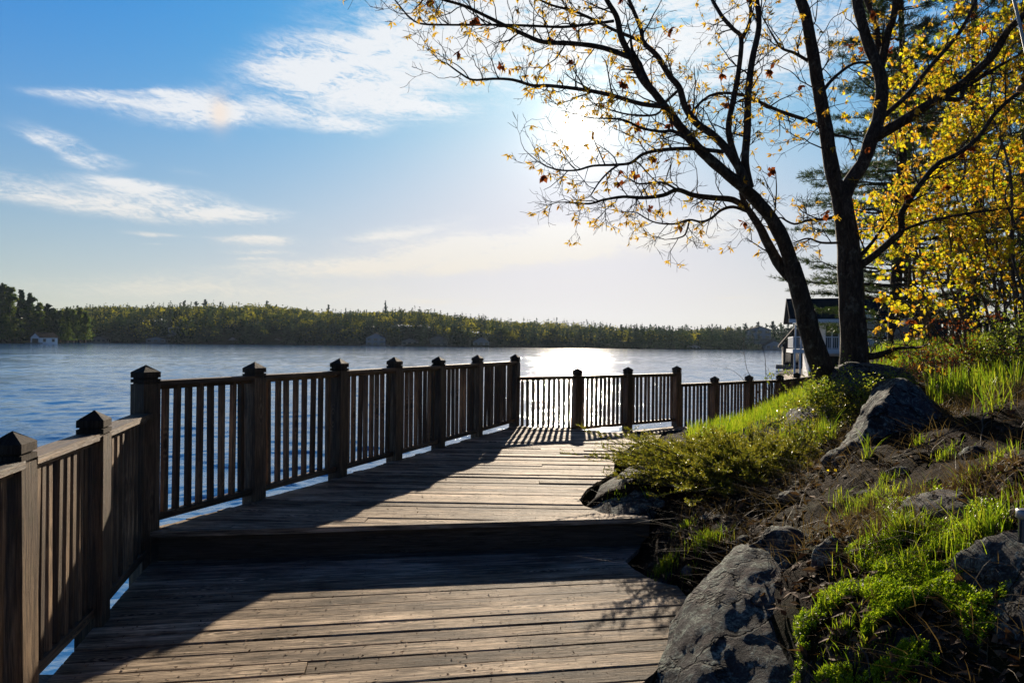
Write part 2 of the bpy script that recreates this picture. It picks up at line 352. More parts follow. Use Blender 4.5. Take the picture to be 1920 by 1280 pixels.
def soilmat():
    m, t = mat('bank_soil'); p = t.n('ShaderNodeNewGeometry').outputs['Position']
    n1 = t.noise(p, 6.0, 8, 0.7, 0.5); n2 = t.noise(p, 40.0, 5, 0.7); n3 = t.noise(p, 1.3, 4, 0.6)
    c = t.ramp(n1, [(0.3, (0.006, 0.004, 0.003)), (0.55, (0.018, 0.012, 0.008)), (0.75, (0.06, 0.038, 0.024))])
    c = t.mix(t.math('MULTIPLY', t.smooth(n3, 0.5, 0.65), 0.6), c, (0.022, 0.032, 0.008))
    lit = t.smooth(t.noise(p, 75.0, 4, 0.7), 0.56, 0.66); c = t.mix(t.math('MULTIPLY', lit, 0.7), c, (0.11, 0.06, 0.032))
    n4 = t.noise(p, 1.15, 6, 0.62, 0.8); n6 = t.noise(p, 17.0, 7, 0.75, 0.8); rk_ = t.smooth(n4, 0.585, 0.61)
    rc = t.ramp(n6, [(0.35, (0.015, 0.015, 0.016)), (0.5, (0.045, 0.043, 0.042)), (0.68, (0.12, 0.13, 0.11))])
    c = t.mix(rk_, c, rc)
    finish(t, c, 0.9, t.math('ADD', t.math('ADD', n1, t.math('MULTIPLY', n6, 0.5)), t.math('ADD', t.math('MULTIPLY', n2, 0.5), t.math('MULTIPLY', rk_, 0.5))), 1.0, 0.05, 0.03); return m
SOIL = soilmat()
def simple(name, c, rough=0.6, spec=0.4, metallic=0.0, nz=0.15, sc=6.0):
    m, t = mat(name); p = t.n('ShaderNodeTexCoord').outputs['Object']; n = t.noise(p, sc, 5, 0.6)
    k = t.math('ADD', 1-nz, t.math('MULTIPLY', n, 2*nz)); cc = t.mix(1.0, c, t.comb(k, k, k), 'MULTIPLY')
    finish(t, cc, rough, n if sc > .1 else None, 0.15, 0.01, spec, metallic); return m
WHITE = simple('white_painted_timber', (0.72, 0.72, 0.70), 0.5)
GLASS = simple('dark_window_glass', (0.02, 0.03, 0.04), 0.08, 0.8, 0, 0.05)
SHINGLE = simple('dark_roof_shingles', (0.022, 0.021, 0.023), 0.95, 0.02, 0, 0.4, 3)
DARKW = simple('dark_stained_boards', (0.03, 0.026, 0.024), 0.7, 0.3, 0, 0.4, 2)
BROWNW = simple('brown_boards', (0.16, 0.09, 0.05), 0.7, 0.3, 0, 0.3, 2)
METAL = simple('galvanised_metal', (0.30, 0.31, 0.32), 0.45, 0.4, 0.5, 0.1)
COVER = simple('black_cover_and_bay_shade', (0.015, 0.015, 0.016), 0.6)
GREYW = simple('shaded_pale_boards', (0.30, 0.31, 0.32), 0.7)  # cottage walls, greyed to paint in the shade on their facing side
STONE = simple('shore_stone', (0.16, 0.15, 0.14), 0.85, 0.3, 0, 0.4, 1.5)
HILL = simple('hill_floor', (0.010, 0.013, 0.006), 1.0, 0.0, 0, 0.4, 0.02)

def watermat():
    m, t = mat('lake_water'); p = t.n('ShaderNodeNewGeometry').outputs['Position']
    x, y, z = t.sep(p)
    rx = t.math('ADD', t.math('MULTIPLY', x, 0.90), t.math('MULTIPLY', y, 0.20)); ry = t.math('SUBTRACT', t.math('MULTIPLY', y, 1.5), t.math('MULTIPLY', x, 0.25))
    q = t.comb(rx, ry)
    a = t.noise(q, 0.55, 3, 0.5, 0.4); b = t.noise(q, 1.9, 4, 0.6, 0.5); c = t.noise(q, 7.0, 3, 0.6, 0.3)
    big = t.noise(t.comb(t.math('MULTIPLY', x, 0.008), t.math('MULTIPLY', y, 0.035)), 1.0, 3, 0.55)
    dist0 = t.math('SQRT', t.math('ADD', t.math('MULTIPLY', x, x), t.math('MULTIPLY', y, y))); fb = t.smooth(dist0, 25.0, 160.0)
    h = t.math('ADD', t.math('MULTIPLY', a, t.math('MULTIPLY', fb, 0.10)), t.math('ADD', t.math('MULTIPLY', b, t.math('MULTIPLY', fb, 0.035)), t.math('MULTIPLY', c, 0.026)))
    dist = t.math('SQRT', t.math('ADD', t.math('MULTIPLY', x, x), t.math('MULTIPLY', y, y)))
    calm = t.math('SUBTRACT', 1.0, t.math('MULTIPLY', t.smooth(dist, 60.0, 400.0), 0.55))
    amp = t.math('MULTIPLY', calm, t.math('ADD', 0.45, t.math('MULTIPLY', t.smooth(big, 0.35, 0.65), 0.6)))
    big2 = t.noise(t.comb(t.math('MULTIPLY', x, 0.10), t.math('MULTIPLY', y, 0.17)), 1.0, 4, 0.6)
    h = t.math('MULTIPLY', t.math('MULTIPLY', h, amp), t.math('ADD', 0.35, t.math('MULTIPLY', t.smooth(big2, 0.35, 0.68), 1.1)))
    o = t.n('ShaderNodeOutputMaterial'); bs = t.n('ShaderNodeBsdfPrincipled')
    bs.inputs['Base Color'].default_value = (0.03, 0.12, 0.30, 1); bs.inputs['Roughness'].default_value = 0.08; bs.inputs['IOR'].default_value = 2.0
    bp = t.n('ShaderNodeBump', inp={'Strength': 1.0, 'Distance': 1.0, 'Height': h}); t.set(bs.inputs['Normal'], bp.outputs[0])
    t.set(o.inputs[0], bs.outputs[0]); return m
WATER = watermat()

# ------------------------------------------------------------------ setting: water, bank, far hills
WZ = -1.6
def lake():
    """one wavy sheet: polar grid, fine where the waves are near"""
    rg = np.random.default_rng(31)
    az = np.radians(np.concatenate([np.linspace(-180, -50, 24)[:-1], np.linspace(-50, -42, 24)[:-1], np.linspace(-42, 42, 760), np.linspace(42, 50, 24)[1:], np.linspace(50, 180, 24)[1:]]))
    r = np.concatenate([[.5, 1.5], np.geomspace(3.0, 420, 1250), np.geomspace(425, 3000, 30)])
    A, Rr = np.meshgrid(az, r); X = np.sin(A)*Rr; Y = np.cos(A)*Rr; Z = np.zeros_like(X)
    step = np.gradient(r)[:, None]; lat = np.abs(np.gradient(az))[None, :]*Rr
    for k in range(90):
        lam = .22*(3.2/.22)**rg.random(); th = rg.normal(math.radians(100), math.radians(38)); kk = 2*math.pi/lam
        amp = .0024*lam**.78*rg.uniform(.6, 1.4)
        att = np.clip((lam/(step*1.0)-2.2)/3.0, 0, 1)*np.clip((lam/np.maximum(lat, 1e-6)-2.2)/3.0, 0, 1)
        ph = kk*(X*math.cos(th)+Y*math.sin(th))+rg.uniform(0, 6.28)+1.5*np.sin(X*.13+k)+1.2*np.sin(Y*.09+2*k)
        Z += amp*att*(np.sin(ph)+.25*np.sin(2*ph+.6))
    gust = .55+.9*vnoise(X.ravel(), Y.ravel()*1.7, .05, 3).reshape(X.shape)
    V = np.stack([X, Y, Z*gust+WZ], -1).reshape(-1, 3); nx = len(az); i = np.arange(len(r)-1)[:, None]*nx; j = np.arange(nx-1)[None, :]
    F = np.stack([i+j, i+nx+j, i+nx+j+1, i+j+1], -1).reshape(-1, 4)
    tag(link('lake', npmesh('lake', V, [F], smooth=True), WATER), 'blue rippled lake water with the sun glitter on it', kind='structure')
LAKE_LATER = lake

# control points of the bank surface
CP = []
def cp(px, py, d): p = P(px, py, d); CP.append(tuple(p))
def cg(px, py, z): p = G(px, py, z); CP.append(tuple(p))
for (a, b, z) in [(1298,1150,-.32),(1250,1240,-.34),(1190,1290,-.34),(1215,1085,-.26),(1215,985,-.16),(1100,945,-.08),(1150,870,-.08),(1180,815,-.10)]: cg(a, b, z)
for q in [(1400,1080,3.8),(1480,1020,3.95),(1480,1150,3.3),(1650,1010,3.35),(1800,1010,2.95),(1900,950,2.9),(1900,1200,2.3),(1700,1250,2.5),(1550,1250,2.8),
          (1550,930,4.5),(1700,930,3.9),(1850,880,3.5),(1570,870,5.0),(1780,800,4.8),(1800,750,6.2),(1700,668,12),(1850,668,12),(1640,665,11),(1650,700,9),
          (1600,732,8.2),(1500,768,9.3),(1400,800,9.3),(1340,818,9.8),(1550,742,9.6),(1600,712,10.5),(1350,880,6.3),(1480,900,5.7),(1180,905,6.3),(1250,880,6.7),(1300,960,5.2),
          (1275,1040,4.6),(1440,960,4.9),(1900,720,7.5),(1560,800,6.7),(1450,830,7.8),(1650,860,4.7)]: cp(*q)
CP += [(0.9,1.0,-.35),(1.6,1.2,.1),(1.5,-.5,0),(3,1,.9),(3,-1,.9),(4.5,3,1.25),(5.5,5,1.35),(9,9,1.5),(12,15,1.75),(20,18,2.2),(20,5,2),(12,0,2),(5,-4,1.5),
       (3.3,12.3,-.5),(5.0,13.4,-.4),(6.4,14.6,-.2),(7.6,16.2,.1),(4.3,11.4,.25),(5.3,11.6,.7),(2.3,11.5,-.5),(8.5,17.5,.2),(9.5,22,-.2),(12,30,-.6),(19,40,-.8),(26,50,-.8),(20,30,.6),
       (34,60,.6),(30,40,1.5),(14,20,1.7),(60,60,4),(60,20,4),(40,90,-1),(70,120,2),(0,5,-2.4),(0,11,-2.4),(-1,2,-2.4),(1.0,7,-1.2),(0.6,3,-1.4),(-3,8,-3),(3,16,-2.6),(8,30,-3),(20,70,-3),(-6,0,-3),(.3,5,-1.6),(5,20,-2.4),(14,50,-3),(0,-3,-2)]
CPa = np.array(CP)
def rk(r): return np.sqrt(r*r+0.05)
def solve():
    n = len(CPa); A = np.zeros((n+3, n+3)); d = np.linalg.norm(CPa[:, None, :2]-CPa[None, :, :2], axis=2)
    A[:n, :n] = rk(d) - np.eye(n)*0.02; A[:n, n] = 1; A[:n, n+1:] = CPa[:, :2]; A[n, :n] = 1; A[n+1:, :n] = CPa[:, :2].T
    b = np.zeros(n+3); b[:n] = CPa[:, 2]; return np.linalg.solve(A, b)
Wt = solve()
def vnoise(x, y, s, seed=0):
    x = np.asarray(x)*s+seed*17.3; y = np.asarray(y)*s-seed*9.1
    xi = np.floor(x).astype(np.int64); yi = np.floor(y).astype(np.int64); fx = x-xi; fy = y-yi
    fx = fx*fx*(3-2*fx); fy = fy*fy*(3-2*fy)
    def h(a, b): 
        q = (a*374761393 + b*668265263 + seed*1274126177) & 0xffffffff; q = ((q ^ (q >> 13))*1274126177) & 0xffffffff
        return ((q ^ (q >> 16)) & 0xffff)/65535.0
    return (h(xi, yi)*(1-fx)+h(xi+1, yi)*fx)*(1-fy) + (h(xi, yi+1)*(1-fx)+h(xi+1, yi+1)*fx)*fy
def H(x, y):
    x = np.atleast_1d(np.asarray(x, float)); y = np.atleast_1d(np.asarray(y, float)); out = np.empty(len(x))
    for s in range(0, len(x), 20000):
        xs, ys = x[s:s+20000], y[s:s+20000]
        d = np.sqrt((xs[:, None]-CPa[None, :, 0])**2+(ys[:, None]-CPa[None, :, 1])**2)
        out[s:s+20000] = rk(d) @ Wt[:-3] + Wt[-3] + Wt[-2]*xs + Wt[-1]*ys
    r = np.sqrt(x*x+y*y); k = np.clip((x-0.4)/0.8, 0, 1)
    out += k*((vnoise(x, y, 1.3, 1)-.5)*.10 + (vnoise(x, y, 4.1, 2)-.5)*.075 + (vnoise(x, y, 11, 3)-.5)*.032 + (vnoise(x, y, 25, 4)-.5)*.014)
    return out
LAKE_LATER()
def Hs(x, y): return float(H([x], [y])[0])
def ground_at(px, py, dmin=1.5, dmax=40):
    """where the view ray through a pixel meets the bank"""
    v = ray(px, py); ds = np.geomspace(dmin, dmax, 400); X = v.x*ds; Y = ds; Z = CAM_Z+v.z*ds
    hit = np.nonzero(Z < H(X, Y))[0]
    i = hit[0] if len(hit) else 399
    return Vector((X[i], Y[i], Hs(X[i], Y[i])))
def grid(xs, ys, zf, name):
    X, Y = np.meshgrid(xs, ys); Z = zf(X.ravel(), Y.ravel()); V = np.stack([X.ravel(), Y.ravel(), Z], 1)
    nx = len(xs); i = np.arange(len(ys)-1)[:, None]*nx; j = np.arange(nx-1)[None, :]
    F = np.stack([i+j, i+j+1, i+nx+j+1, i+nx+j], -1).reshape(-1, 4)
    return npmesh(name, V, [F], smooth=True)
xs = np.concatenate([np.arange(-12, 0.3, .6), np.arange(.3, 6, .04), np.geomspace(6, 90, 90)]); ys = np.concatenate([np.arange(-6, 1.2, .4), np.arange(1.2, 12, .045), np.geomspace(12, 130, 110)])
tag(link('ground', grid(xs, ys, H, 'ground'), SOIL), 'dark soil bank rising beside the boardwalk', kind='structure')

# far shore: ridge (photo outline of the tree tops) -> ground heights
RX = np.array([-300, 0, 170, 330, 500, 600, 700, 780, 850, 950, 1100, 1250, 1400, 1600, 1900, 2300]); 
RY = np.array([578, 578, 577, 574, 573, 575, 580, 584, 592, 602, 608, 613, 617, 619, 620, 620])
AZ = np.degrees(np.arctan((RX-960)/1280))
RIDGE_D = np.array([760, 740, 700, 700, 690, 690, 690, 700, 760, 900, 1050, 1200, 1350, 1400, 1400, 1400.])
HR = np.array([max((643+(x-960)*.0105-y-(8 if x < 800 else 14))/1280*d - 11.5, 2) for x, y, d in zip(RX, RY, RIDGE_D)])
def shore_d(az): return 470 + 14*np.sin(az*0.35) + 8*np.sin(az*1.1+1) + np.where(az > 20, 0, 0)
def farH(x, y):
    az = np.degrees(np.arctan2(x, y)); d = y
    rd = np.interp(az, AZ, RIDGE_D); hr = np.interp(az, AZ, HR); sd = shore_d(az)
    t = np.clip((d-sd)/(rd-sd), 0, 1.0); 
    prof = 0.62*(1-(1-t)**2) + 0.38*t
    h = WZ + 0.0 + (hr-WZ)*prof
    h = np.where(d < sd, WZ-3.0*np.clip((sd-d)/10, 0, 1), h+.4)
    h = np.where(d > rd, h - (d-rd)*0.02, h)
    return h + np.where(t > 0, (vnoise(x, y, .009, 5)-.5)*11*np.minimum(t*3, 1), 0)
azs = np.radians(np.linspace(-44, 44, 220)); ds = np.concatenate([np.linspace(440, 760, 50), np.linspace(775, 2200, 50)])
A_, D_ = np.meshgrid(azs, ds); X = (np.tan(A_)*D_).ravel(); Y = D_.ravel()
V = np.stack([X, Y, farH(X, Y)], 1); nx = len(azs); i = np.arange(len(ds)-1)[:, None]*nx; j = np.arange(nx-1)[None, :]
F = np.stack([i+j, i+j+1, i+nx+j+1, i+nx+j], -1).reshape(-1, 4)
tag(link('hills', npmesh('hills', V, [F], smooth=True), HILL), 'low wooded hills across the lake', kind='structure')
# the point of land on the left
def pointH(x, y):
    # elongated low mound centred left
    u = (x+392)/95; v = (y-400)/55
    return WZ-2 + 6*np.exp(-(u**2*.5+v**2)*1.2)
xs = np.linspace(-560, -190, 60); ys = np.linspace(300, 520, 40)
tag(link('headland', grid(xs, ys, pointH, 'headland'), HILL), 'low headland on the left side of the lake', kind='structure')

# ------------------------------------------------------------------ decks
def clip(poly, n, c):
    """keep points with n.p >= c"""
    out = []
    for i in range(len(poly)):
        a, b = poly[i], poly[(i+1) % len(poly)]; da = n[0]*a[0]+n[1]*a[1]-c; db = n[0]*b[0]+n[1]*b[1]-c
        if da >= 0: out.append(a)
        if (da >= 0) != (db >= 0):
            t = da/(da-db); out.append((a[0]+(b[0]-a[0])*t, a[1]+(b[1]-a[1])*t))
    return out
def deck(name, poly, z, angle, w=0.142, gap=0.008, th=0.036, joints=0.0, rough=1.0):
    mb = MB(); t = (math.cos(angle), math.sin(angle)); n = (-t[1], t[0]); rn = random.Random(hash(name) % 1000 if False else len(name))
    vs = [n[0]*p[0]+n[1]*p[1] for p in poly]; v = min(vs) - .05; k = 0
    while v < max(vs):
        ww = w*(1+rn.uniform(-.05, .05)); gap = rn.choice([.004, .005, .008, .010, .013]); s = clip(clip(poly, n, v), (-n[0], -n[1]), -(v+ww-gap))
        segs = [s] if len(s) > 2 else []
        if segs and rn.random() < joints:
            us = [t[0]*p[0]+t[1]*p[1] for p in s]; uj = rn.uniform(min(us)+.3, max(us)-.3) if max(us)-min(us) > 1 else None
            if uj: segs = [clip(s, t, uj+.003), clip(s, (-t[0], -t[1]), -(uj-.003))]
        for s in segs:
            if len(s) < 3: continue
            dz = rn.uniform(-.004, .003)*rough; tl = rn.uniform(-.014, .014)*rough; bow = rn.uniform(-.002, .002); k += 1; ro = 0.0
            def zz(p): return z + dz + tl*((n[0]*p[0]+n[1]*p[1])-v-ww/2)
            # densify the long edges with a little waviness
            pts = []
            for i in range(len(s)):
                a, b = s[i], s[(i+1) % len(s)]; L = math.hypot(b[0]-a[0], b[1]-a[1]); m = max(1, int(L/.35))
                for q in range(m): pts.append((a[0]+(b[0]-a[0])*q/m, a[1]+(b[1]-a[1])*q/m))
            top = [Vector((p[0], p[1], zz(p))) for p in pts]; bot = [Vector((p[0], p[1], zz(p)-th)) for p in pts]
            uvf = lambda p: (t[0]*p[0]+t[1]*p[1]+ro, k*10+1+n[0]*p[0]+n[1]*p[1]-v)
            # small rounded arris: inset top ring
            cx = sum(p.x for p in top)/len(top); cy = sum(p.y for p in top)/len(top)
            ins = []
            for p in top:
                vv = n[0]*p.x+n[1]*p.y-v; e = .004
                sh = e if vv < .01 else (-e if vv > ww-gap-.01 else 0)
                ins.append(Vector((p.x+n[0]*sh, p.y+n[1]*sh, p.z)))
            mid = [Vector((p.x, p.y, p.z-.004)) for p in top]
            mb.poly(ins, [uvf(p) for p in ins])
            for i in range(len(top)):
                j = (i+1) % len(top)
                q = [mid[i], mid[j], ins[j], ins[i]]; mb.poly(q, [uvf(p) for p in q])
                q = [bot[i], bot[j], mid[j], mid[i]]; mb.poly(q, [(uvf(p)[0], uvf(p)[1]+(.03 if p.z < z-.02 else 0)) for p in q])
        v += ww
    o = mb.build(name, WOOD); return o
Z1, Z2, Z3, Z4 = 0.0, -0.22, -0.24, -0.46
# fence post positions (x, y)
NEAR = [(-1.90, 1.90), (-2.12, 2.93), (-2.31, 3.79), (-2.59, 4.84)]
def on_line(px, d): v = ray(px, 800); return (v.x*d, d)
LONG = [(-2.59, 4.84), on_line(478, 5.83), on_line(634, 6.89), on_line(740, 7.86), on_line(822, 8.84), on_line(894, 9.95), on_line(964, 11.35)]
FAR = [LONG[-1], on_line(1080, 11.95), on_line(1176, 12.7), on_line(1268, 13.5)]
LOW = [FAR[-1], on_line(1338, 14.1), on_line(1403, 14.9), on_line(1461, 15.5), on_line(1494, 16.6), on_line(1521, 17.5)]
gp = lambda px, py, z: tuple(G(px, py, z))[:2]
S0, S1 = (-2.62, 4.86), gp(1212, 967, 0)     # front edge of the upper deck
ex, ey = S1[0]-S0[0], S1[1]-S0[1]; sa = math.atan2(ey, ex)
def off(p, q, k):  # shift edge p-q points inward
    dx, dy = q[0]-p[0], q[1]-p[1]; L = math.hypot(dx, dy); return (dy/L*k, -dx/L*k)
ox, oy = off(LONG[0], LONG[-1], .03)
upper = [S0, S1, gp(1135,962,0), gp(1092,946,0), gp(1086,935,0), gp(1100,915,0), gp(1122,902,0), gp(1150,886,0), gp(1152,868,0), gp(1163,850,0), gp(1190,832,0), gp(1235,822,0), gp(1240,814,0), gp(1176,812,0), gp(1080,805,0), (LONG[-1][0]+.05, LONG[-1][1]-.05)] + [(p[0]+ox, p[1]+oy) for p in reversed(LONG[1:-1])]
od = deck('upper_deck', upper, Z1, R(-1.5), w=.128, joints=0.45, rough=2.4); tag(od, 'weathered grey plank deck, upper level behind the step', 'deck', kind='structure')
ox, oy = off(NEAR[0], NEAR[-1], .05)
lower = [(NEAR[0][0]+ox-.2*0, 1.2), (.35, 1.2), gp(1190,1290,Z2), gp(1225,1262,Z2), gp(1239,1244,Z2), gp(1257,1203,Z2), gp(1277,1176,Z2), gp(1297,1146,Z2), gp(1288,1118,Z2), gp(1270,1097,Z2), gp(1228,1088,Z2), gp(1190,1068,Z2), gp(1172,1052,Z2), (S1[0]+.1, S1[1]+.25), (S0[0]+.04, S0[1]+.25), (NEAR[-1][0]+ox, NEAR[-1][1]), (NEAR[1][0]+ox, NEAR[1][1])]
ol = deck('lower_deck', lower, Z2, R(9.4), joints=0.12); tag(ol, 'weathered grey plank deck, lower level in front of the step', 'deck', kind='structure')
far = [gp(1080,812,Z1), (LONG[-1][0]+.03, LONG[-1][1]-.3), (FAR[0][0]+.05, FAR[0][1]), (FAR[1][0], FAR[1][1]-.05), (FAR[2][0], FAR[2][1]-.05), (FAR[3][0], FAR[3][1]-.05), (4.4, 12.6), (2.6, 9.6)]
of = deck('far_deck', far, Z3, R(60)); tag(of, 'plank deck at the far bend of the boardwalk', 'deck', kind='structure')
lowp = [(FAR[3][0]-.3, FAR[3][1]-.4), (FAR[3][0], FAR[3][1]-.05)] + [(p[0]-.02, p[1]-.05) for p in LOW[1:]] + [(8.6, 16.6), (5.6, 12.9), (4.4, 12.3)]
ow = deck('end_deck', lowp, Z4, R(45)); tag(ow, 'plank deck beyond the second step down', 'deck', kind='structure')
# step riser boards and under-structure, as parts of the decks they carry
def beam(mb, a, b, z0, z1, th, side=0.0, bid=None):
    a = Vector((a[0], a[1], 0)); b = Vector((b[0], b[1], 0)); d = b-a; L = d.length; ang = math.atan2(d.y, d.x)
    M = Matrix.Translation((a+b)/2) @ Matrix.Rotation(ang, 4, 'Z'); mb.box((0, side, (z0+z1)/2), (L, th, z1-z0), M, long=0, bid=bid)
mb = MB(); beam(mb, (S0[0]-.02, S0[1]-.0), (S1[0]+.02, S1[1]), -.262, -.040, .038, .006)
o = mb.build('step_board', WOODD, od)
mb = MB(); beam(mb, (S0[0]+.03, S0[1]), (S1[0], S1[1]), -.003, .0365, .06, -.034); mb.build('nosing_board', WOOD, od).location = (0, 0, -.034)
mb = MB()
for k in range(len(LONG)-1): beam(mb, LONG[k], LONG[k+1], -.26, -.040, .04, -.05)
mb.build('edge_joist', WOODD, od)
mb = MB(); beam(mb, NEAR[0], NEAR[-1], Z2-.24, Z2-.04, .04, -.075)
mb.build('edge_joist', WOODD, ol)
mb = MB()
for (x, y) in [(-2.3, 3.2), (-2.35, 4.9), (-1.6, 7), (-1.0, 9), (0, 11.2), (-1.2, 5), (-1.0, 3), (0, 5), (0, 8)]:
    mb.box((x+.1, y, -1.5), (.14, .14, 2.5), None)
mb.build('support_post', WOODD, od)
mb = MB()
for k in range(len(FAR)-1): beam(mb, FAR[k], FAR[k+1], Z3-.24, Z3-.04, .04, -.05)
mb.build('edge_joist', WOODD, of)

# ------------------------------------------------------------------ railings
POST_W = .135
def post_mesh(h, down, seed):
    rnd = random.Random(seed); mb = MB(); w = POST_W/2; bid = rnd.randint(0, 300)
    # stacked square sections: shaft, two grooves, shoulders, pyramid tip
    prof = [(-down, w), (h-.135, w), (h-.135, w-.012), (h-.125, w-.012), (h-.125, w), (h-.100, w), (h-.100, w-.012), (h-.090, w-.012), (h-.090, w), (h-.052, w), (h-.050, w-.002)]
    ring = lambda r: [(-r, -r), (r, -r), (r, r), (-r, r)]
    for (z0, r0), (z1, r1) in zip(prof[:-1], prof[1:]):
        a, b = ring(r0), ring(r1)
        for i in range(4):
            j = (i+1) % 4
            mb.poly([(a[i][0], a[i][1], z0), (a[j][0], a[j][1], z0), (b[j][0], b[j][1], z1), (b[i][0], b[i][1], z1)],
                    [(z0+seed, bid*10+i*1.3), (z0+seed, bid*10+i*1.3+.135), (z1+seed, bid*10+i*1.3+.135), (z1+seed, bid*10+i*1.3)])
    a = ring(w-.002)
    for i in range(4):
        j = (i+1) % 4; mb.poly([(a[i][0], a[i][1], h-.050), (a[j][0], a[j][1], h-.050), (rnd.uniform(-.004, .004), rnd.uniform(-.004, .004), h)], [(seed, bid*10+6), (seed, bid*10+6.135), (seed+.07, bid*10+6.07)])
    me = mb.mesh('post'); me.materials.append(WOODR); me.materials.append(WOODC)
    for p in me.polygons:
        if p.center.z > h-.129 and min(me.vertices[i].co.z for i in p.vertices) > h-.13: p.material_index = 1
    return me
def railing(name, pts, z, label, n_bal, rail=(1.06, .10), first=True, last=True, group='wooden deck railings', down=.5):
    root = empty(name, (pts[0][0], pts[0][1], z)); tag(root, label, 'railing', group)
    o0 = Vector((pts[0][0], pts[0][1], z))
    for k, p in enumerate(pts):
        if (k == 0 and not first) or (k == len(pts)-1 and not last): continue
        q = pts[min(k+1, len(pts)-1)]; pr = pts[max(k-1, 0)]
        ang = math.atan2(q[1]-pr[1], q[0]-pr[0]) if 0 < k < len(pts)-1 else (math.atan2(q[1]-p[1], q[0]-p[0]) if k == 0 else math.atan2(p[1]-pr[1], p[0]-pr[0]))
        o = link('post', post_mesh(1.18+random.uniform(-.006, .006), down, k+len(pts)*7), WOODR, root)
        o.location = Vector((p[0], p[1], z))-o0; o.rotation_euler = (random.uniform(-.013, .013), random.uniform(-.013, .013), ang+random.uniform(-.03, .03))
    bw, bt = .038, .038; rt, rb = rail
    bm = []
    for s in range(6):
        mb = MB(); h0, h1 = rb+.0, rt-.036; mb.box((0, 0, (h0+h1)/2), (bw, bw, h1-h0), None, long=2, bid=s*17+3); bm.append(mb.mesh('baluster')); bm[-1].materials.append(WOODR)
    for k in range(len(pts)-1):
        a = Vector((*pts[k], z))-o0; b = Vector((*pts[k+1], z))-o0; d = (b-a); L = d.length; u = d/L; ang = math.atan2(u.y, u.x)
        a2 = a+u*(POST_W/2-.012); b2 = b-u*(POST_W/2-.012); c = (a2+b2)/2; l = (b2-a2).length
        M = Matrix.Translation(c) @ Matrix.Rotation(ang, 4, 'Z') @ Matrix.Rotation(random.uniform(-.003, .003), 4, 'Y')
        mb = MB(); mb.box((0, 0, rt-.018), (l, .118, .034), M, long=0); mb.box((0, 0, rt-.050), (l, .05, .028), M, long=0); mb.build('top_rail', WOODR, root)
        mb = MB(); mb.box((0, 0, rb-.02), (l, .06, .05), M, long=0); mb.build('bottom_rail', WOODR, root)
        nb = n_bal[k] if isinstance(n_bal, list) else n_bal; sp = (L-POST_W)/(nb+.6)
        for i in range(nb):
            p = a+u*(POST_W/2+sp*(i+.8)+random.uniform(-.006, .006)); o = link('baluster', bm[random.randrange(6)], None, root); o.location = p
            o.rotation_euler = (random.uniform(-.008, .008), random.uniform(-.008, .008), ang+random.uniform(-.03, .03))
    return root
railing('deck_railing', NEAR, Z2, 'nearest stretch of railing beside the lower deck, its rail tops sunlit', 8, first=False, last=False, down=.4)
railing('deck_railing', LONG, Z1, 'long railing of dark balusters along the lake side of the upper deck', [8, 8, 8, 8, 8, 10])
railing('deck_railing', FAR, Z3, 'railing at the far bend where the sun glitter shines through', [10, 10, 11], first=False, rail=(1.04, .14))
railing('deck_railing', LOW, Z4, 'lowest railing running down toward the white boathouse', [8, 9, 8, 10, 8], first=False, rail=(1.05, .12))

# ------------------------------------------------------------------ rocks
def ico(sub):
    import bmesh
    bm = bmesh.new(); bmesh.ops.create_icosphere(bm, subdivisions=sub, radius=1.0)
    V = np.array([v.co[:] for v in bm.verts]); F = np.array([[v.index for v in f.verts] for f in bm.faces]); bm.free(); return V, F
ICO = {k: ico(k) for k in (1, 2, 4, 5, 6)}
def rock(name, c, rad, rot, label, m=None, seed=0, sub=5, amp=.22, planes=7, group=None):
    V, F = ICO[sub]; V = V.copy(); rn = random.Random(seed+5)
    for _ in range(planes):   # flatten with random planes so it breaks like granite
        n = Vector((rn.gauss(0, 1), rn.gauss(0, 1), rn.gauss(0, .8)+.3)).normalized(); k = rn.uniform(.62, .88)
        dd = V @ np.array(n); V -= np.outer(np.maximum(dd-k, 0)*.85, np.array(n))
    out = np.empty_like(V)
    for i, v in enumerate(V):
        p = Vector(v); q = p*1.3+Vector((seed*3.1, seed, 0))
        f = 1+amp*(mnoise.fractal(q, 1.0, 2.0, 5)) + .03*mnoise.hetero_terrain(q*3.1, .9, 2.0, 5, .4) + .012*mnoise.fractal(q*14, .7, 2.0, 4) - .05*abs(mnoise.noise(q*4.3))
        out[i] = (p*f)[:]
    out *= np.array(rad)
    me = npmesh(name, out, [F], smooth=True); o = link(name, me, m or ROCK); o.location = c; o.rotation_euler = rot
    tag(o, label, 'rock', group); return o
g = 'granite rocks on the bank'
rock('boulder', (1.40, 3.40, -.16), (.60, 1.18, .32), (R(17), R(-9), R(-36)), 'big lichen covered granite rock bulging beside the lower deck edge', ROCK, 3, 6, .10, 4, g)
rock('boulder', (2.06, 2.43, .335), (.51, .76, .28), (R(20), R(-26), R(-16)), 'mossy granite outcrop in the bottom right corner', ROCKP, 11, 6, .16, 5, g)
rock('boulder', P(1185, 915, 6.5) + Vector((.10, .1, -.09)), (.50, 1.05, .22), (R(5), R(-12), R(-24)), 'flat grey rock shelf lapping the upper deck edge', ROCK, 5, 5, .14, 6, g)
rock('stone', P(1560, 1068, 3.45), (.10, .10, .15), (0, R(8), R(30)), 'small upright stone above the big lichen rock', ROCK, 8, 4, .2, 7, g)
rock('stone', P(1652, 1125, 3.0), (.10, .08, .075), (0, R(-10), R(10)), 'round reddish stone beside the stonecrop mat', ROCKP, 9, 4, .15, 6, g)
rock('boulder', P(1345, 985, 5.0) + Vector((0, 0, -.08)), (.26, .30, .14), (0, 0, R(20)), 'low grey rock half buried under the juniper', ROCK, 13, 5, .2, 6, g)
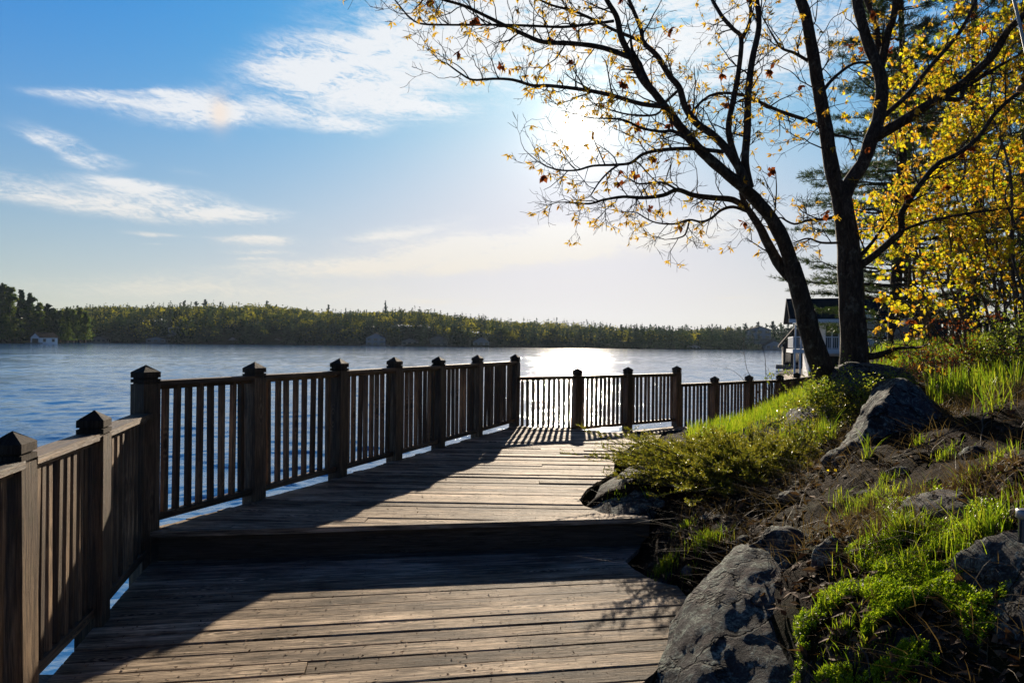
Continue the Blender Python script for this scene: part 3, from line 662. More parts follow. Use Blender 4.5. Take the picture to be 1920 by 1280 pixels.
rock('boulder', P(1860, 960, 3.2) + Vector((.1, 0, -.10)), (.50, .40, .20), (R(12), 0, R(-12)), 'dark mottled rock slab above the grass clump at the right', ROCKD, 14, 5, .2, 6, g)
rock('boulder', P(1530, 790, 7.2) + Vector((0, 0, -.06)), (.30, .6, .16), (R(14), 0, R(-20)), 'pinkish flat rock in the grass left of the oak foot', ROCKP, 17, 5, .15, 6, g)
rock('boulder', P(1640, 705, 7.6) + Vector((0, .1, -.1)), (.5, .5, .25), (0, 0, R(-20)), 'grey rock behind the wedge boulder at the oak foot', ROCKD, 19, 5, .2, 6, g)
rock('boulder', P(1475, 1010, 4.0) + Vector((0, 0, -.08)), (.26, .22, .14), (0, 0, 0), 'rounded grey rock at the top of the big lichen rock', ROCK, 23, 5, .2, 6, g)
for k, (px, py, r_, lab) in enumerate([(1690,885,.07,'angular stone below the wedge boulder'),(1755,905,.05,'small grey stone midway across the dark slope'),(1830,850,.08,'flat stone near the tall grass at right'),(1620,925,.05,'little stone left of the arching tuft'),
                                 (1480,935,.07,'grey stone just below the juniper'),(1395,1010,.05,'small stone above the big lichen rock'),(1600,1010,.045,'small stone beside the upright stone'),(1290,1075,.05,'stone on the slope beside the lower deck corner')]):
    rock('stone', tuple(ground_at(px, py)+Vector((0, 0, -.01))), (r_*1.2, r_, r_*.6), (0, R(8*(k % 3)), R(40*k)), lab, ROCKD if k % 2 else ROCK, 40+k, 4, .2, 8, 'stones lying on the bank')
def wedge():
    import bmesh
    A = [P(1692, 706, 5.7), P(1650, 722, 6.2), P(1745, 752, 5.5), P(1552, 868, 5.15), P(1600, 800, 5.9), P(1590, 900, 4.85), P(1790, 810, 5.1), P(1800, 860, 5.0), P(1700, 880, 4.8), P(1640, 770, 5.2), P(1705, 750, 5.35), P(1620, 850, 6.4), P(1800, 800, 6.5), P(1700, 720, 6.8)]
    c = sum(A, Vector())/len(A); bm = bmesh.new()
    for p in A: bm.verts.new(p-c)
    bm.verts.new(Vector((0.1, 0, -.9))); bmesh.ops.convex_hull(bm, input=bm.verts)
    bmesh.ops.delete(bm, geom=[v for v in bm.verts if not v.link_faces], context='VERTS')
    bmesh.ops.triangulate(bm, faces=bm.faces)
    for _ in range(5): bmesh.ops.subdivide_edges(bm, edges=[e for e in bm.edges if e.calc_length() > .05], cuts=1, use_grid_fill=False); bmesh.ops.triangulate(bm, faces=bm.faces)
    bmesh.ops.smooth_vert(bm, verts=bm.verts, factor=.5, use_axis_x=True, use_axis_y=True, use_axis_z=True)
    bm.normal_update()
    for v in bm.verts:
        q = v.co*2.0; v.co += v.normal*(.07*mnoise.fractal(q, 1.0, 2.0, 5)+.02*mnoise.noise(q*9))
    me = bpy.data.meshes.new('boulder'); bm.to_mesh(me); bm.free(); me.polygons.foreach_set('use_smooth', np.full(len(me.polygons), True))
    o = link('boulder', me, ROCK); o.location = c; tag(o, 'tall wedge shaped boulder rising right of the oak trunk', 'rock', g)
wedge()

# ------------------------------------------------------------------ grass blades
def blades(base, h, lean=0.35, w=.006, seed=1, bend=.5, dirbias=(0, 0)):
    """curved tapered blades; base (n,3), h (n,) -> V, F arrays"""
    rg = np.random.default_rng(seed); n = len(base); th = rg.uniform(0, 2*math.pi, n); d = np.stack([np.cos(th), np.sin(th)], 1)
    ln = rg.normal(0, lean, n)[:, None]*0.6; phi = rg.uniform(0, 2*math.pi, n); ld = np.stack([np.cos(phi), np.sin(phi)], 1)
    ww = w*rg.uniform(.6, 1.3, n); V = []
    for s, wf in ((0, 1.0), (.4, .9), (.75, .55)):
        o = ld*(ln*h[:, None]*s + bend*ln*h[:, None]*s*s*1.5) + np.array(dirbias)*(h[:, None]*s*s); z = h*s*(1-.12*s*s)
        c = base + np.concatenate([o, z[:, None]], 1); e = np.concatenate([d*(ww*wf)[:, None]*.5, np.zeros((n, 1))], 1)
        V += [c-e, c+e]
    o = ld*(ln*h[:, None] + bend*ln*h[:, None]*1.5) + np.array(dirbias)*h[:, None]; V.append(base+np.concatenate([o, (h*.86)[:, None]], 1))
    V = np.stack(V, 1).reshape(-1, 3); i = np.arange(n)[:, None]*7
    Q = np.concatenate([i+np.array([[0, 1, 3, 2]]), i+np.array([[2, 3, 5, 4]])]); T = i+np.array([[4, 5, 6]])
    return V, Q, T
class Blades:
    def __init__(s): s.V = []; s.Q = []; s.T = []; s.n = 0
    def add(s, a):
        s.V.append(a[0]); s.Q.append(a[1]+s.n); s.T.append(a[2]+s.n); s.n += len(a[0])
    def build(s, name, m, parent=None): return link(name, npmesh(name, np.concatenate(s.V), [np.concatenate(s.Q), np.concatenate(s.T)]), m, parent)
def patch(px0, px1, d0, d1, n, fn=None, seed=0):
    """random bank points between two view bearings and distances"""
    rg = np.random.default_rng(seed); px = rg.uniform(px0, px1, n); d = rg.uniform(d0, d1, n); x = (px-960)/1280*d; y = d
    k = vnoise(x, y, 1.7, 8)
    m = k > rg.uniform(.1, .75, n); x, y = x[m], y[m]
    z = H(x, y)-.01; B = np.stack([x, y, z], 1)
    if fn is not None: B = B[fn(B)]
    return B
gr = Blades(); rg = np.random.default_rng(3)
def addpatch(seed, px0, px1, d0, d1, n, h0, h1, w=.006, lean=.3, fn=None):
    B = patch(px0, px1, d0, d1, n, fn, seed); gr.add(blades(B, rg.uniform(h0, h1, len(B)), lean, w, seed))
def fence_side(B):   # stay on the bank side of the far decks
    return (B[:, 2] > -.12) & (B[:, 1] < 11.8 + (B[:, 0]-4.0)*.95)
addpatch(21, 1290, 1560, 8.4, 12.5, 10000, .08, .26, .007, .3, fence_side)
addpatch(22, 1480, 1580, 8.4, 11.5, 2200, .10, .28, .007, .3, fence_side)
addpatch(23, 1610, 2050, 9.0, 18, 30000, .09, .25, .009, .3)
addpatch(24, 1740, 2000, 5.8, 7.6, 1250, .16, .38, .009, .22)
addpatch(25, 1460, 1560, 6.2, 7.8, 900, .12, .30, .006, .35)
tag(gr.build('grass', GRASS), 'bright backlit spring grass covering the bank', kind='stuff')
dr = Blades()
for s, (a, b, c, d, n) in enumerate([(1260, 1560, 3.6, 6.2, 2600), (1560, 1980, 3.2, 6.4, 9000), (1560, 1960, 2.2, 3.4, 800), (1600, 1950, 7.0, 9.6, 4200)]):
    B = patch(a, b, c, d, n, None, 50+s); dr.add(blades(B, rg.uniform(.05, .20, len(B)), 1.5, .0035, 60+s, 1.0))
tag(dr.build('dry_grass', STRAW), 'dry straw coloured grass lying over the dark bank', kind='stuff')

def tuft(px, py, spread, n, h, label, d=None, w=.006, lean=.35, m=None, dark=.0, straw=True):
    c = ground_at(px, py) if d is None else P(px, py, d); root = empty('grass_tuft', c); tag(root, label, 'grass tuft', 'grass tufts')
    rg = np.random.default_rng(int(px+py)); r = np.abs(rg.normal(0, spread, n)); th = rg.uniform(0, 6.28, n); x = c.x+r*np.cos(th); y = c.y+r*np.sin(th)*.7
    z = H(x, y)-.01 if d is None else np.full(n, c.z)
    B = np.stack([x-c.x, y-c.y, z-c.z], 1); b = Blades(); b.add(blades(B, rg.uniform(.4, 1, n)*h*.8, lean, w*.8, int(px))); b.build('blades', m or GRASS, root)
    if straw:
        b = Blades(); k = n//3; b.add(blades(B[:k], rg.uniform(.3, .8, k)*h, 1.6, .003, int(px)+1, 1.2)); b.build('dry_blades', STRAW, root)
T = [(1155,955,.07,260,.11,'short dense green tuft where the upper deck meets the bank'),(1175,870,.05,50,.20,'yellow green tuft at the flat rock by the deck edge'),
     (1110,915,.05,40,.16,'thin tuft poking through the upper deck edge'),(1235,905,.04,24,.16,'few blades standing on the flat rock shelf'),(1215,945,.015,12,.24,'single tall blades left of the mossy ledge'),
     (1245,1068,.07,260,.13,'bushy tuft hanging over the lower deck corner'),(1325,1020,.08,260,.17,'tallest green tuft on the hummock above the lower deck'),(1285,990,.06,90,.12,'sparse tuft on the upper hummock'),
     (1290,1085,.04,60,.09,'small tuft on the slope between deck and big rock'),(1575,955,.05,60,.2,'tuft of upright blades under the yellow sprig'),(1630,950,.12,420,.16,'arching tuft with dry yellow tips above the bare soil'),
     (1690,1010,.14,420,.22,'broad clump of bright blades above the stonecrop'),(1840,1015,.11,300,.26,'tall spiky clump at the right above the stonecrop'),(1700,1080,.05,40,.20,'narrow tuft growing through the stonecrop'),
     (1550,1155,.05,36,.17,'thin tuft behind the right shoulder of the big lichen rock'),(1585,1180,.08,130,.10,'low sprawling tuft beside the big lichen rock'),(1545,830,.06,110,.32,'long bladed tuft left of the wedge boulder'),
     (1625,860,.03,20,.3,'few dim blades in front of the wedge boulder'),(1742,920,.03,16,.2,'lone blades right of the dark hollow'),(1150,1050,.09,200,.10,'dark shaded tuft on the lower deck by the step end'),
     (1870,865,.08,60,.14,'leafy tuft on the slope near the right edge'),(1860,770,.10,60,.40,'broad leaved clump among the tall grass at right')]
T += [(1660,905,.06,60,.12,'sparse tuft below the wedge boulder on bare soil'),(1770,860,.07,80,.13,'thin green tuft midway up the dark slope'),(1720,835,.05,40,.12,'small tuft just under the tall grass'),
      (1820,900,.06,50,.14,'loose tuft left of the path light'),(1620,1240,.08,90,.12,'low tuft at the bottom edge between the two big rocks')]
for q in T: tuft(*q)

# ------------------------------------------------------------------ stonecrop mats
def stonecrop():
    rg = np.random.default_rng(5); V = []; F = []; n = 0
    blobs = [(1700,1110,90,1.0),(1780,1060,80,1.0),(1620,1190,45,.8),(1660,1160,45,.8),(1560,1130,18,.5),(1630,1250,50,.8),(1540,1270,40,.6),(1520,1190,22,.7),(1790,990,40,.8),(1830,1060,50,.8),(1580,1240,20,.5),(1730,1140,50,.9),(1850,1000,25,.6),(1640,1050,40,.4),(1700,960,40,.4),(1690,1240,16,.4)]
    C = []
    for (px, py, r, k) in blobs:
        m = int(900*k*(r/60)**1.5)
        a = rg.uniform(0, 6.28, m); q = r*np.sqrt(rg.uniform(0, 1, m)); 
        c = ground_at(px, py); s = c.y/1280*1.25
        x = c.x+np.cos(a)*q*s; y = c.y+np.sin(a)*q*s*1.8; keep = vnoise(x, y, 9, 6) > .32; x, y = x[keep], y[keep]
        C.append(np.stack([x, y, H(x, y)], 1))
    C = np.concatenate(C); N = len(C); 
    L = 16
    for i in range(L):   # whorls of tiny fleshy leaves up a short stem
        t = i/L; ang = i*2.4+rg.uniform(0, 1, N); hh = .005+t*(.022+.02*rg.random(N)); out = (.010*(1-t*.75)+.003)
        d = np.stack([np.cos(ang), np.sin(ang), np.full(N, .4+t*.9)], 1)*out
        side = np.stack([-np.sin(ang), np.cos(ang), np.zeros(N)], 1)*.0030
        p = C.copy(); p[:, 2] += hh
        q = np.stack([p, p+d*.6+side, p+d*1.3, p+d*.6-side], 1).reshape(-1, 3); V.append(q); F.append(np.arange(len(q)).reshape(-1, 4)+n); n += len(q)
    tag(link('stonecrop', npmesh('stonecrop', np.concatenate(V), [np.concatenate(F)]), SEDUM), 'bright green stonecrop mats creeping over the bank', kind='stuff')
stonecrop()

# leaf litter and moss
def leaf_arrays(P0, D, N, L, W, curl=0.0):
    """simple pointed leaves: base points, directions, normals, lengths, widths -> quads (2 per leaf)"""
    S = np.cross(D, N); S /= np.linalg.norm(S, axis=1)[:, None]+1e-9; L = L[:, None]; W = W[:, None]
    a = P0; b = P0+D*L*.45+S*W*.5; c = P0+D*L - N*L*curl; d = P0+D*L*.45-S*W*.5; m = P0+D*L*.5 - N*W*.18
    V = np.stack([a, b, c, d, m], 1).reshape(-1, 3); i = np.arange(len(P0))[:, None]*5
    return V, np.concatenate([i+np.array([[0, 1, 2, 4]]), i+np.array([[0, 4, 2, 3]])])
def unit(v): return v/(np.linalg.norm(v, axis=1)[:, None]+1e-9)
def litter():
    rg = np.random.default_rng(9); B = np.concatenate([patch(1240, 2000, 3.2, 6.5, 9000, None, 71), patch(1500, 2000, 2.1, 3.4, 3000, None, 72), patch(1590, 2000, 6.5, 10, 3000, None, 73)])
    n = len(B); D = unit(rg.normal(0, 1, (n, 3))*[1, 1, .25]); N = unit(rg.normal(0, .35, (n, 3))+[0, 0, 1]); N = unit(N-D*(N*D).sum(1)[:, None])
    B[:, 2] += .012; V, F = leaf_arrays(B, D, N, rg.uniform(.025, .085, n), rg.uniform(.012, .05, n), .25)
    tag(link('leaf_litter', npmesh('leaf_litter', V, [F]), LITTER), 'brown fallen leaves scattered over the bank', kind='stuff')
litter()
def deck_debris():
    rg = np.random.default_rng(91); n = 1000; px = rg.uniform(150, 1240, n); py = rg.choice([0, 1], n); B = []
    for i in range(n):
        g_ = G(px[i], rg.uniform(1105, 1280), Z2+.005) if py[i] else G(rg.uniform(620, 1150), 830+140*rg.random()**.7, Z1+.005)
        if g_.x > -2.2 and (py[i] == 0 or g_.x < .5): B.append(tuple(g_))
    B = np.array(B); n = len(B); D = unit(rg.normal(0, 1, (n, 3))*[1, 1, .12]); N = unit(rg.normal(0, .25, (n, 3))+[0, 0, 1]); N = unit(N-D*(N*D).sum(1)[:, None])
    V, F = leaf_arrays(B, D, N, rg.uniform(.008, .032, n)*np.where(rg.random(n) < .06, 2.2, 1), rg.uniform(.003, .010, n), .2)
    tag(link('leaf_debris', npmesh('leaf_debris', V, [F]), LITTER), 'tiny dry leaf scraps and bud scales on the deck boards', kind='stuff')
deck_debris()
def sticks():
    spec = [((1225,905),(1330,925)),((1330,1045),(1410,1030)),((1560,880),(1640,845)),((1790,1010),(1860,930)),((1690,860),(1850,790)),((1640,1290),(1590,1190)),((1180,1000),(1260,1005)),((1840,1105),(1900,1040)),((1440,905),(1520,880)),((1850,780),(1830,850))]
    for k, (a, b) in enumerate(spec):
        A = ground_at(*a); B = ground_at(*b); n = 7; t = np.linspace(0, 1, n); rg = np.random.default_rng(k)
        p = np.array(A)[None, :]*(1-t)[:, None]+np.array(B)[None, :]*t[:, None]; p[:, 2] = H(p[:, 0], p[:, 1])+.012+.03*np.sin(t*3.1)*rg.random(); p[:, :2] += rg.normal(0, .012, (n, 2))
        T = Tubes(); T.add(p, np.linspace(.006, .0025, n), 5)
        m = p[3]; T.add(np.array([m, m+[.05, .03, .03], m+[.12, .05, .05]]), [.003, .0025, .001], 4)
        o = T.build('twig', BARK2); labs = ['thin grey twig lying across the flat rock','pale twig above the big lichen rock','dead twig under the yellow sprig','dry stalk leaning at the dark rock slab','long dead stem on the slope right of the wedge boulder','dry stem at the bottom edge of the bank','twig near the end of the step','bent twig by the path light','dead twig under the juniper','short dead stem near the right edge']
        tag(o, labs[k], 'twig', 'fallen twigs')
sticks()

# ------------------------------------------------------------------ juniper bush
def juniper():
    c = P(1425, 925, 6.0); root = empty('juniper_bush', c); tag(root, 'spreading olive green juniper bush beside the upper deck', 'bush')
    rg = np.random.default_rng(4); T = Tubes(); B = []; D = []
    for k in range(620):
        a = rg.uniform(0, 6.28); q = math.sqrt(rg.random()); ox = math.cos(a)*q*.78+.02; oy = math.sin(a)*q*.80+.35
        rim = q**1.5; th = a+rg.normal(0, .5); L = rg.uniform(.20, .42)*(1+.35*rim); dome = .30*(1-q*q)+.04
        if ox < -.45: L *= 1.2+rg.random()*1.3
        el = rg.uniform(.25, .9)*(1-.55*rim); n = 6; t = np.linspace(0, 1, n)
        d = np.array([math.cos(th)*(.35+.65*rim), math.sin(th)*(.35+.65*rim), 0])
        p = d[None, :]*(t*L)[:, None]; p[:, 0] += ox; p[:, 1] += oy; p[:, 2] = dome*rg.uniform(.5, 1.05) + el*L*(t-.25*t*t)
        p = p+rg.normal(0, .008, p.shape); T.add(np.concatenate([[[ox*.7, oy*.7, -.05]], p]), np.linspace(.007, .002, n+1), 4)
        for j in range(1, n):
            for _ in range(6):
                q_ = p[j]-(p[j]-p[j-1])*rg.random(); a_ = unit((p[j]-p[j-1])[None, :])[0]; r = rg.normal(0, 1, 3); r[2] = abs(r[2])*.8; dd = a_*.7+r*.6; dd /= np.linalg.norm(dd); ll = rg.uniform(.03, .085)
                u = np.linspace(.1, 1, 9)[:, None]; B.append(q_+dd*ll*u); D.append(np.repeat(dd[None, :], 9, 0))
    B = np.concatenate(B); D = np.concatenate(D); B = np.repeat(B, 2, 0); D = np.repeat(D, 2, 0); n = len(B)
    D = unit(D*.8+rg.normal(0, .55, (n, 3))); N = unit(rg.normal(0, 1, (n, 3))); N = unit(N-D*(N*D).sum(1)[:, None])
    V, F = leaf_arrays(B, D, N, rg.uniform(.010, .020, n), np.full(n, .0055))
    T.build('branches', BARK2, root); link('foliage', npmesh('foliage', V, [F]), JUNI, root)
juniper()

# ------------------------------------------------------------------ trees traced as limbs with real depth
def curve(pts, n=None):
    """Catmull-Rom through points (k,m)"""
    p = np.asarray(pts, float); k = len(p); n = n or (k-1)*4+1; t = np.linspace(0, k-1, n); i = np.clip(t.astype(int), 0, k-2); f = (t-i)[:, None]
    p0 = p[np.clip(i-1, 0, k-1)]; p1 = p[i]; p2 = p[i+1]; p3 = p[np.clip(i+2, 0, k-1)]
    return .5*((2*p1)+(-p0+p2)*f+(2*p0-5*p1+4*p2-p3)*f*f+(-p0+3*p1-3*p2+p3)*f**3)
class Tree:
    def __init__(s, seed): s.T = Tubes(); s.tips = []; s.rg = np.random.default_rng(seed)
    def limb(s, p, r, sides=10, rough=.04):
        r = np.asarray(r); T = s.T; a, F = tube_arrays(p, r, sides)
        if rough: 
            c = np.repeat(p, sides, 0); rr = np.repeat(r, sides)
            k = np.array([mnoise.noise(Vector((v[0]*9, v[1]*9, v[2]*4))) for v in a])
            a = c+(a-c)*(1+k*rough*3)[:, None]
        T.V.append(a); T.F.append(F+T.n); T.n += len(a)
    def twig(s, o, d, L, r, depth, zig=.22, up=.15, kids=3, sides=4):
        rg = s.rg; n = max(4, int(L/.09)+2); p = [np.array(o, float)]; v = np.array(d, float)
        for i in range(n-1):
            v = v+rg.normal(0, zig, 3)+np.array([0, 0, up*.3]); v /= np.linalg.norm(v); p.append(p[-1]+v*L/(n-1))
        p = np.array(p); rr = np.linspace(r, max(r*.4, .0016), n); s.T.add(p, rr, sides)
        if depth > 0:
            for k in range(kids+int(rg.integers(0, 2))):
                i = int(rg.integers(max(1, n//4), n)); a = p[i]-p[i-1]; a /= np.linalg.norm(a)+1e-9; w = rg.normal(0, 1, 3); w -= a*(w@a); w /= np.linalg.norm(w)
                s.twig(p[i], a*.75+w*.75, L*rg.uniform(.35, .62), max(rr[i]*.7, .0019), depth-1, zig, up, kids)
        s.tips.append((p[-1], v)); return p
    def dress(s, p, r, step, L0, L1, depth, up=.15, kids=3, start=.15, zig=.22, flat=1.0):
        """twigs all along a limb"""
        rg = s.rg; seg = np.linalg.norm(np.diff(p, axis=0), axis=1); cum = np.concatenate([[0], np.cumsum(seg)]); x = cum[-1]*start
        while x < cum[-1]:
            i = min(int(np.searchsorted(cum, x)), len(p)-1); a = p[i]-p[max(i-1, 0)]; a = a/(np.linalg.norm(a)+1e-9); w = rg.normal(0, 1, 3); w[1] *= flat; w -= a*(w@a); w /= np.linalg.norm(w)
            f = .5+.5*rg.random(); s.twig(p[i], a*.55+w*.85+np.array([0, 0, up]), rg.uniform(L0, L1), min(r[i]*.45, .009)*f+.0016, depth, zig, up, kids); x += step*rg.uniform(.5, 1.6)
        s.twig(p[-1], (p[-1]-p[-2])/np.linalg.norm(p[-1]-p[-2]), L1*.8, r[-1]*.8, depth, zig, up, kids)
def cluster_leaves(tips, rg, prob, per, L, W, droop=.6, spread=1.0):
    B = []; D = []
    for (p, v) in tips:
        if rg.random() > prob: continue
        m = int(rg.integers(per[0], per[1]+1)); d = unit(rg.normal(0, spread, (m, 3))+np.array(v)*.6+np.array([0, 0, -droop])); B.append(np.repeat(p[None, :], m, 0)+rg.normal(0, .006, (m, 3))); D.append(d)
    B = np.concatenate(B); D = np.concatenate(D); n = len(B); N = unit(rg.normal(0, 1, (n, 3))); N = unit(N-D*(N*D).sum(1)[:, None])
    return leaf_arrays(B, D, N, rg.uniform(L*.6, L*1.15, n), rg.uniform(W*.6, W*1.1, n), .15)
OD = 8.2
def tr(pts, d0=0.0, d1=0.0, r0=None, r1=None):
    """photo polyline -> world curve; depth goes from OD+d0 to OD+d1, radius in photo pixels"""
    k = len(pts); q = []
    for i, p in enumerate(pts):
        t = i/(k-1); w = P(p[0], p[1], OD+d0+(d1-d0)*t); q.append((w.x, w.y, w.z, (r0+(r1-r0)*t)*(OD+d0+(d1-d0)*t)/1280))
    c = curve(q); return c[:, :3], np.maximum(c[:, 3], .0015)
def oak():
    base = P(1590, 742, OD); root = empty('oak_tree', base); tag(root, 'two stemmed oak with bare crooked limbs and few yellow leaves', 'tree')
    S = Tree(21); off_ = np.array(base)
    trunk = Tree(22)
    for pts, d0, d1, r0, r1 in [([(1592,775),(1575,745),(1545,700),(1524,640),(1503,560),(1484,495)], -.05, -.25, 22, 16),
                                ([(1484,495),(1470,455),(1448,412),(1420,378),(1392,350),(1356,320),(1315,284),(1277,240),(1255,210),(1225,172)], -.25, -.9, 14, 6.5),
                                ([(1492,530),(1464,500),(1440,458),(1424,425),(1404,394)], -.2, .1, 11, 6.5),
                                ([(1600,790),(1602,740),(1602,690),(1600,620),(1597,560),(1592,480),(1585,420),(1578,365)], 0, .05, 29, 17),
                                ([(1580,380),(1563,332),(1554,280),(1546,227),(1537,175),(1528,122),(1519,74),(1510,26),(1497,-12),(1480,-70),(1470,-140)], .05, -.3, 14, 8.5),
                                ([(1576,385),(1597,337),(1620,302),(1633,262),(1646,227),(1653,175),(1648,131),(1629,87),(1616,44),(1607,0),(1600,-60),(1604,-140)], .05, .5, 13.5, 8)]:
        p, r = tr(pts, d0, d1, r0, r1)
        if r0 > 20: r = r*(1+.35*np.exp(-np.arange(len(r))/3.0))
        trunk.limb(p, r, 18, .05)
        if r1 < 12: S.dress(p, r, .26, .3, .8, 2, .2)
    limbs = [
      ([(1225,172),(1202,146),(1184,109),(1165,71),(1157,34),(1142,8),(1120,-30)],-.9,-1.2,7,4),
      ([(1406,352),(1397,306),(1401,245),(1403,175),(1410,114),(1423,52),(1419,0),(1415,-50)],-.45,-.2,8,4),
      ([(1392,345),(1382,306),(1366,245),(1375,188),(1384,140),(1390,74),(1375,55),(1353,30),(1330,-10)],-.5,.3,6.5,3),
      ([(1390,74),(1406,40),(1407,-20)],.0,.2,4,2.5),
      ([(1400,352),(1386,315),(1360,277),(1334,251),(1307,232),(1285,202),(1274,165),(1255,142),(1232,105),(1206,79),(1202,56),(1184,11),(1170,-20)],-.6,-.2,8.5,3),
      ([(1184,109),(1131,90),(1075,82),(1019,79),(985,66),(940,45),(910,30),(869,11),(831,0),(800,-10)],-1.1,-1.8,5,2.2),
      ([(1245,200),(1202,195),(1150,180),(1097,169),(1030,161),(1000,161),(962,150),(925,148),(887,150),(865,139),(839,120)],-.9,-1.7,4.5,1.4),
      ([(1206,79),(1150,56),(1112,37),(1075,21),(1037,11),(1011,0)],-.4,-.9,3.4,1.8),
      ([(1150,40),(1112,45),(1056,51),(1000,49),(940,47),(887,47),(842,47),(790,45),(767,32),(749,11),(737,-4)],-1.1,-2.2,3,1.3),
      ([(1330,285),(1290,262),(1262,246),(1240,247),(1202,240),(1169,225),(1130,222)],-.8,-1.3,4,1.6),
      ([(1356,285),(1300,279),(1244,281),(1206,289),(1184,305),(1157,309),(1112,311),(1082,319),(1049,319),(1022,311)],-.6,-1.5,4,1.3),
      ([(1160,309),(1142,322),(1124,341),(1109,364)],-1.2,-1.4,2.4,1.2),
      ([(1404,394),(1375,375),(1337,371),(1300,366),(1270,356),(1244,366),(1206,371),(1169,369),(1131,375),(1105,382),(1060,379)],.1,-.8,6,1.4),
      ([(1400,396),(1375,388),(1352,394),(1334,409),(1315,416),(1292,412),(1262,420),(1225,416),(1195,399)],.1,.6,3.2,1.2),
      ([(1293,413),(1285,439),(1272,446),(1259,448)],.3,.3,1.8,1),
      ([(1270,356),(1240,342),(1200,345),(1180,335)],-.3,-.6,2.2,1.2),
      ([(1277,165),(1250,190),(1230,215),(1180,215),(1140,205)],-.3,.4,3,1.3),
      ([(1285,225),(1330,180),(1390,178),(1460,208),(1520,228),(1542,240)],.3,-.05,2,4),
      ([(1653,112),(1646,79),(1642,44),(1624,0),(1610,-40)],.4,.8,6,4),
      ([(1652,125),(1664,66),(1677,26),(1679,-20)],.4,0,7.5,5),
      ([(1636,262),(1681,234),(1720,210),(1760,184),(1799,162),(1834,131),(1865,100),(1887,61),(1909,39),(1950,0),(1990,-50)],.2,-1.3,10,5),
      ([(1765,184),(1799,186),(1808,166),(1835,148),(1880,120)],-.4,-.5,5,3),
      ([(1606,503),(1642,477),(1672,450),(1690,433),(1690,402),(1707,372),(1729,341),(1760,306),(1795,289),(1834,258),(1865,214),(1909,175),(1960,150)],0,-1.2,7,3),
      ([(1612,480),(1635,455),(1659,420)],.0,-.2,4,2),
      ([(1690,433),(1734,416),(1777,407),(1843,396),(1930,390)],-.4,-1,3,1.5),
      ([(1572,405),(1546,411),(1515,413),(1489,420),(1465,408)],0,-.4,3.4,1.5),
      ([(1575,455),(1540,455),(1515,447),(1490,455)],0,.5,2.5,1.2),
      ([(1616,668),(1640,667),(1662,661),(1678,654)],0,-.3,8,4),
      ([(1538,180),(1560,150),(1600,120),(1640,118)],0,.4,3.5,2),
      ([(1528,122),(1490,100),(1465,90),(1445,60)],0,-.5,3.5,1.6),
      ([(1646,227),(1700,180),(1740,130),(1800,60),(1830,0)],.3,1.2,5,3),
    ]
    for pts, d0, d1, r0, r1 in limbs:
        p, r = tr(pts, d0, d1, r0, r1); S.limb(p, r, 8, .03)
        S.dress(p, r, .10, .18, .56, 2, .10, 3, flat=.8)
    trunk.T.build('trunk', BARK, root).location = -off_
    S.T.build('limbs', BARK, root).location = -off_
    rg = np.random.default_rng(5)
    tips = S.tips
    V, F = cluster_leaves(tips, rg, .12, (5, 10), .068, .024, .8); link('leaves', npmesh('leaves', V, [F]), OLEAF, root).location = -off_
    V, F = cluster_leaves(tips, rg, .007, (5, 11), .085, .06, 1.1, .8); link('dead_leaves', npmesh('dead_leaves', V, [F]), DEAD, root).location = -off_
oak()

# ------------------------------------------------------------------ yellow leaved saplings
def maple_leaves(B, N, D, s):
    """seven-point lobed leaves as fans"""
    S = np.cross(N, D); prof = [(0, 0), (.25, -.5), (.45, -.22), (.62, -.48), (.72, -.14), (1, 0), (.72, .14), (.62, .48), (.45, .22), (.25, .5)]
    V = np.stack([B+D*(s*a)[:, None]+S*(s*b)[:, None]-N*(s*abs(b)*.35)[:, None] for a, b in prof], 1).reshape(-1, 3); n = len(prof); i = np.arange(len(B))[:, None]*n
    return V, [i+np.array([[0, 1, 2, 3, 4, 5]]), i+np.array([[0, 5, 6, 7, 8, 9]])]
def sapling(base, tops, label, seed, nleaf, size=.062, m=None, step=.28, stems_r=.022, L=(.35, .95)):
    root = empty('sapling', base); tag(root, label, 'tree', 'yellow leaved saplings'); S = Tree(seed); b0 = np.array(base); rg = S.rg
    for top in tops:
        t = np.array(top); k = 7; u = np.linspace(0, 1, k)[:, None]; p = b0*(1-u)+t*u; p[:, 2] += .25*np.sin(u[:, 0]*3.1)*np.linalg.norm(t-b0)*.25; p[1:-1] += rg.normal(0, .07, (k-2, 3))
        q = curve(p); r = np.linspace(stems_r, .006, len(q)); S.limb(q, r, 7, .03); S.dress(q, r, step, L[0], L[1], 2, .12, 3, .22, .2)
    S.T.build('branches', BARK2, root).location = -b0
    tips = S.tips; P0 = np.array([q[0] for q in tips]); nleaf = int(nleaf*.60); wt = np.clip((P0[:, 2]-b0[2])/2.2-.12, .04, 1)*(vnoise(P0[:, 0]+P0[:, 1], P0[:, 2], 1.6, seed) > .36); wt = (wt+.01)/(wt+.01).sum()
    idx = np.repeat(rg.choice(len(P0), nleaf//6, p=wt), 6); nleaf = len(idx); B = P0[idx]+rg.normal(0, .038, (nleaf, 3)); n = nleaf
    D = unit(rg.normal(0, .7, (n, 3))+[0, 0, -.6]); N = unit(rg.normal(0, 1, (n, 3))); N = unit(N-D*(N*D).sum(1)[:, None])
    V, Fs = maple_leaves(B, N, D, rg.uniform(size*.4, size*1.2, n)); link('leaves', npmesh('leaves', V, Fs), m or YLEAF, root).location = -b0
def sap_px(bp, tps, *a, **k):
    d = bp[2]; b = P(*bp); z = Hs(b.x, b.y); b.z = z-.03; sapling(tuple(b), [tuple(P(*t)) for t in tps], *a, **k)
sap_px((1805,650,9.5),[(1700,440,9.3),(1730,330,9.8),(1780,250,9.4),(1690,520,9.0)],'gold leaved sapling leaning left beside the boathouse',101,3800)
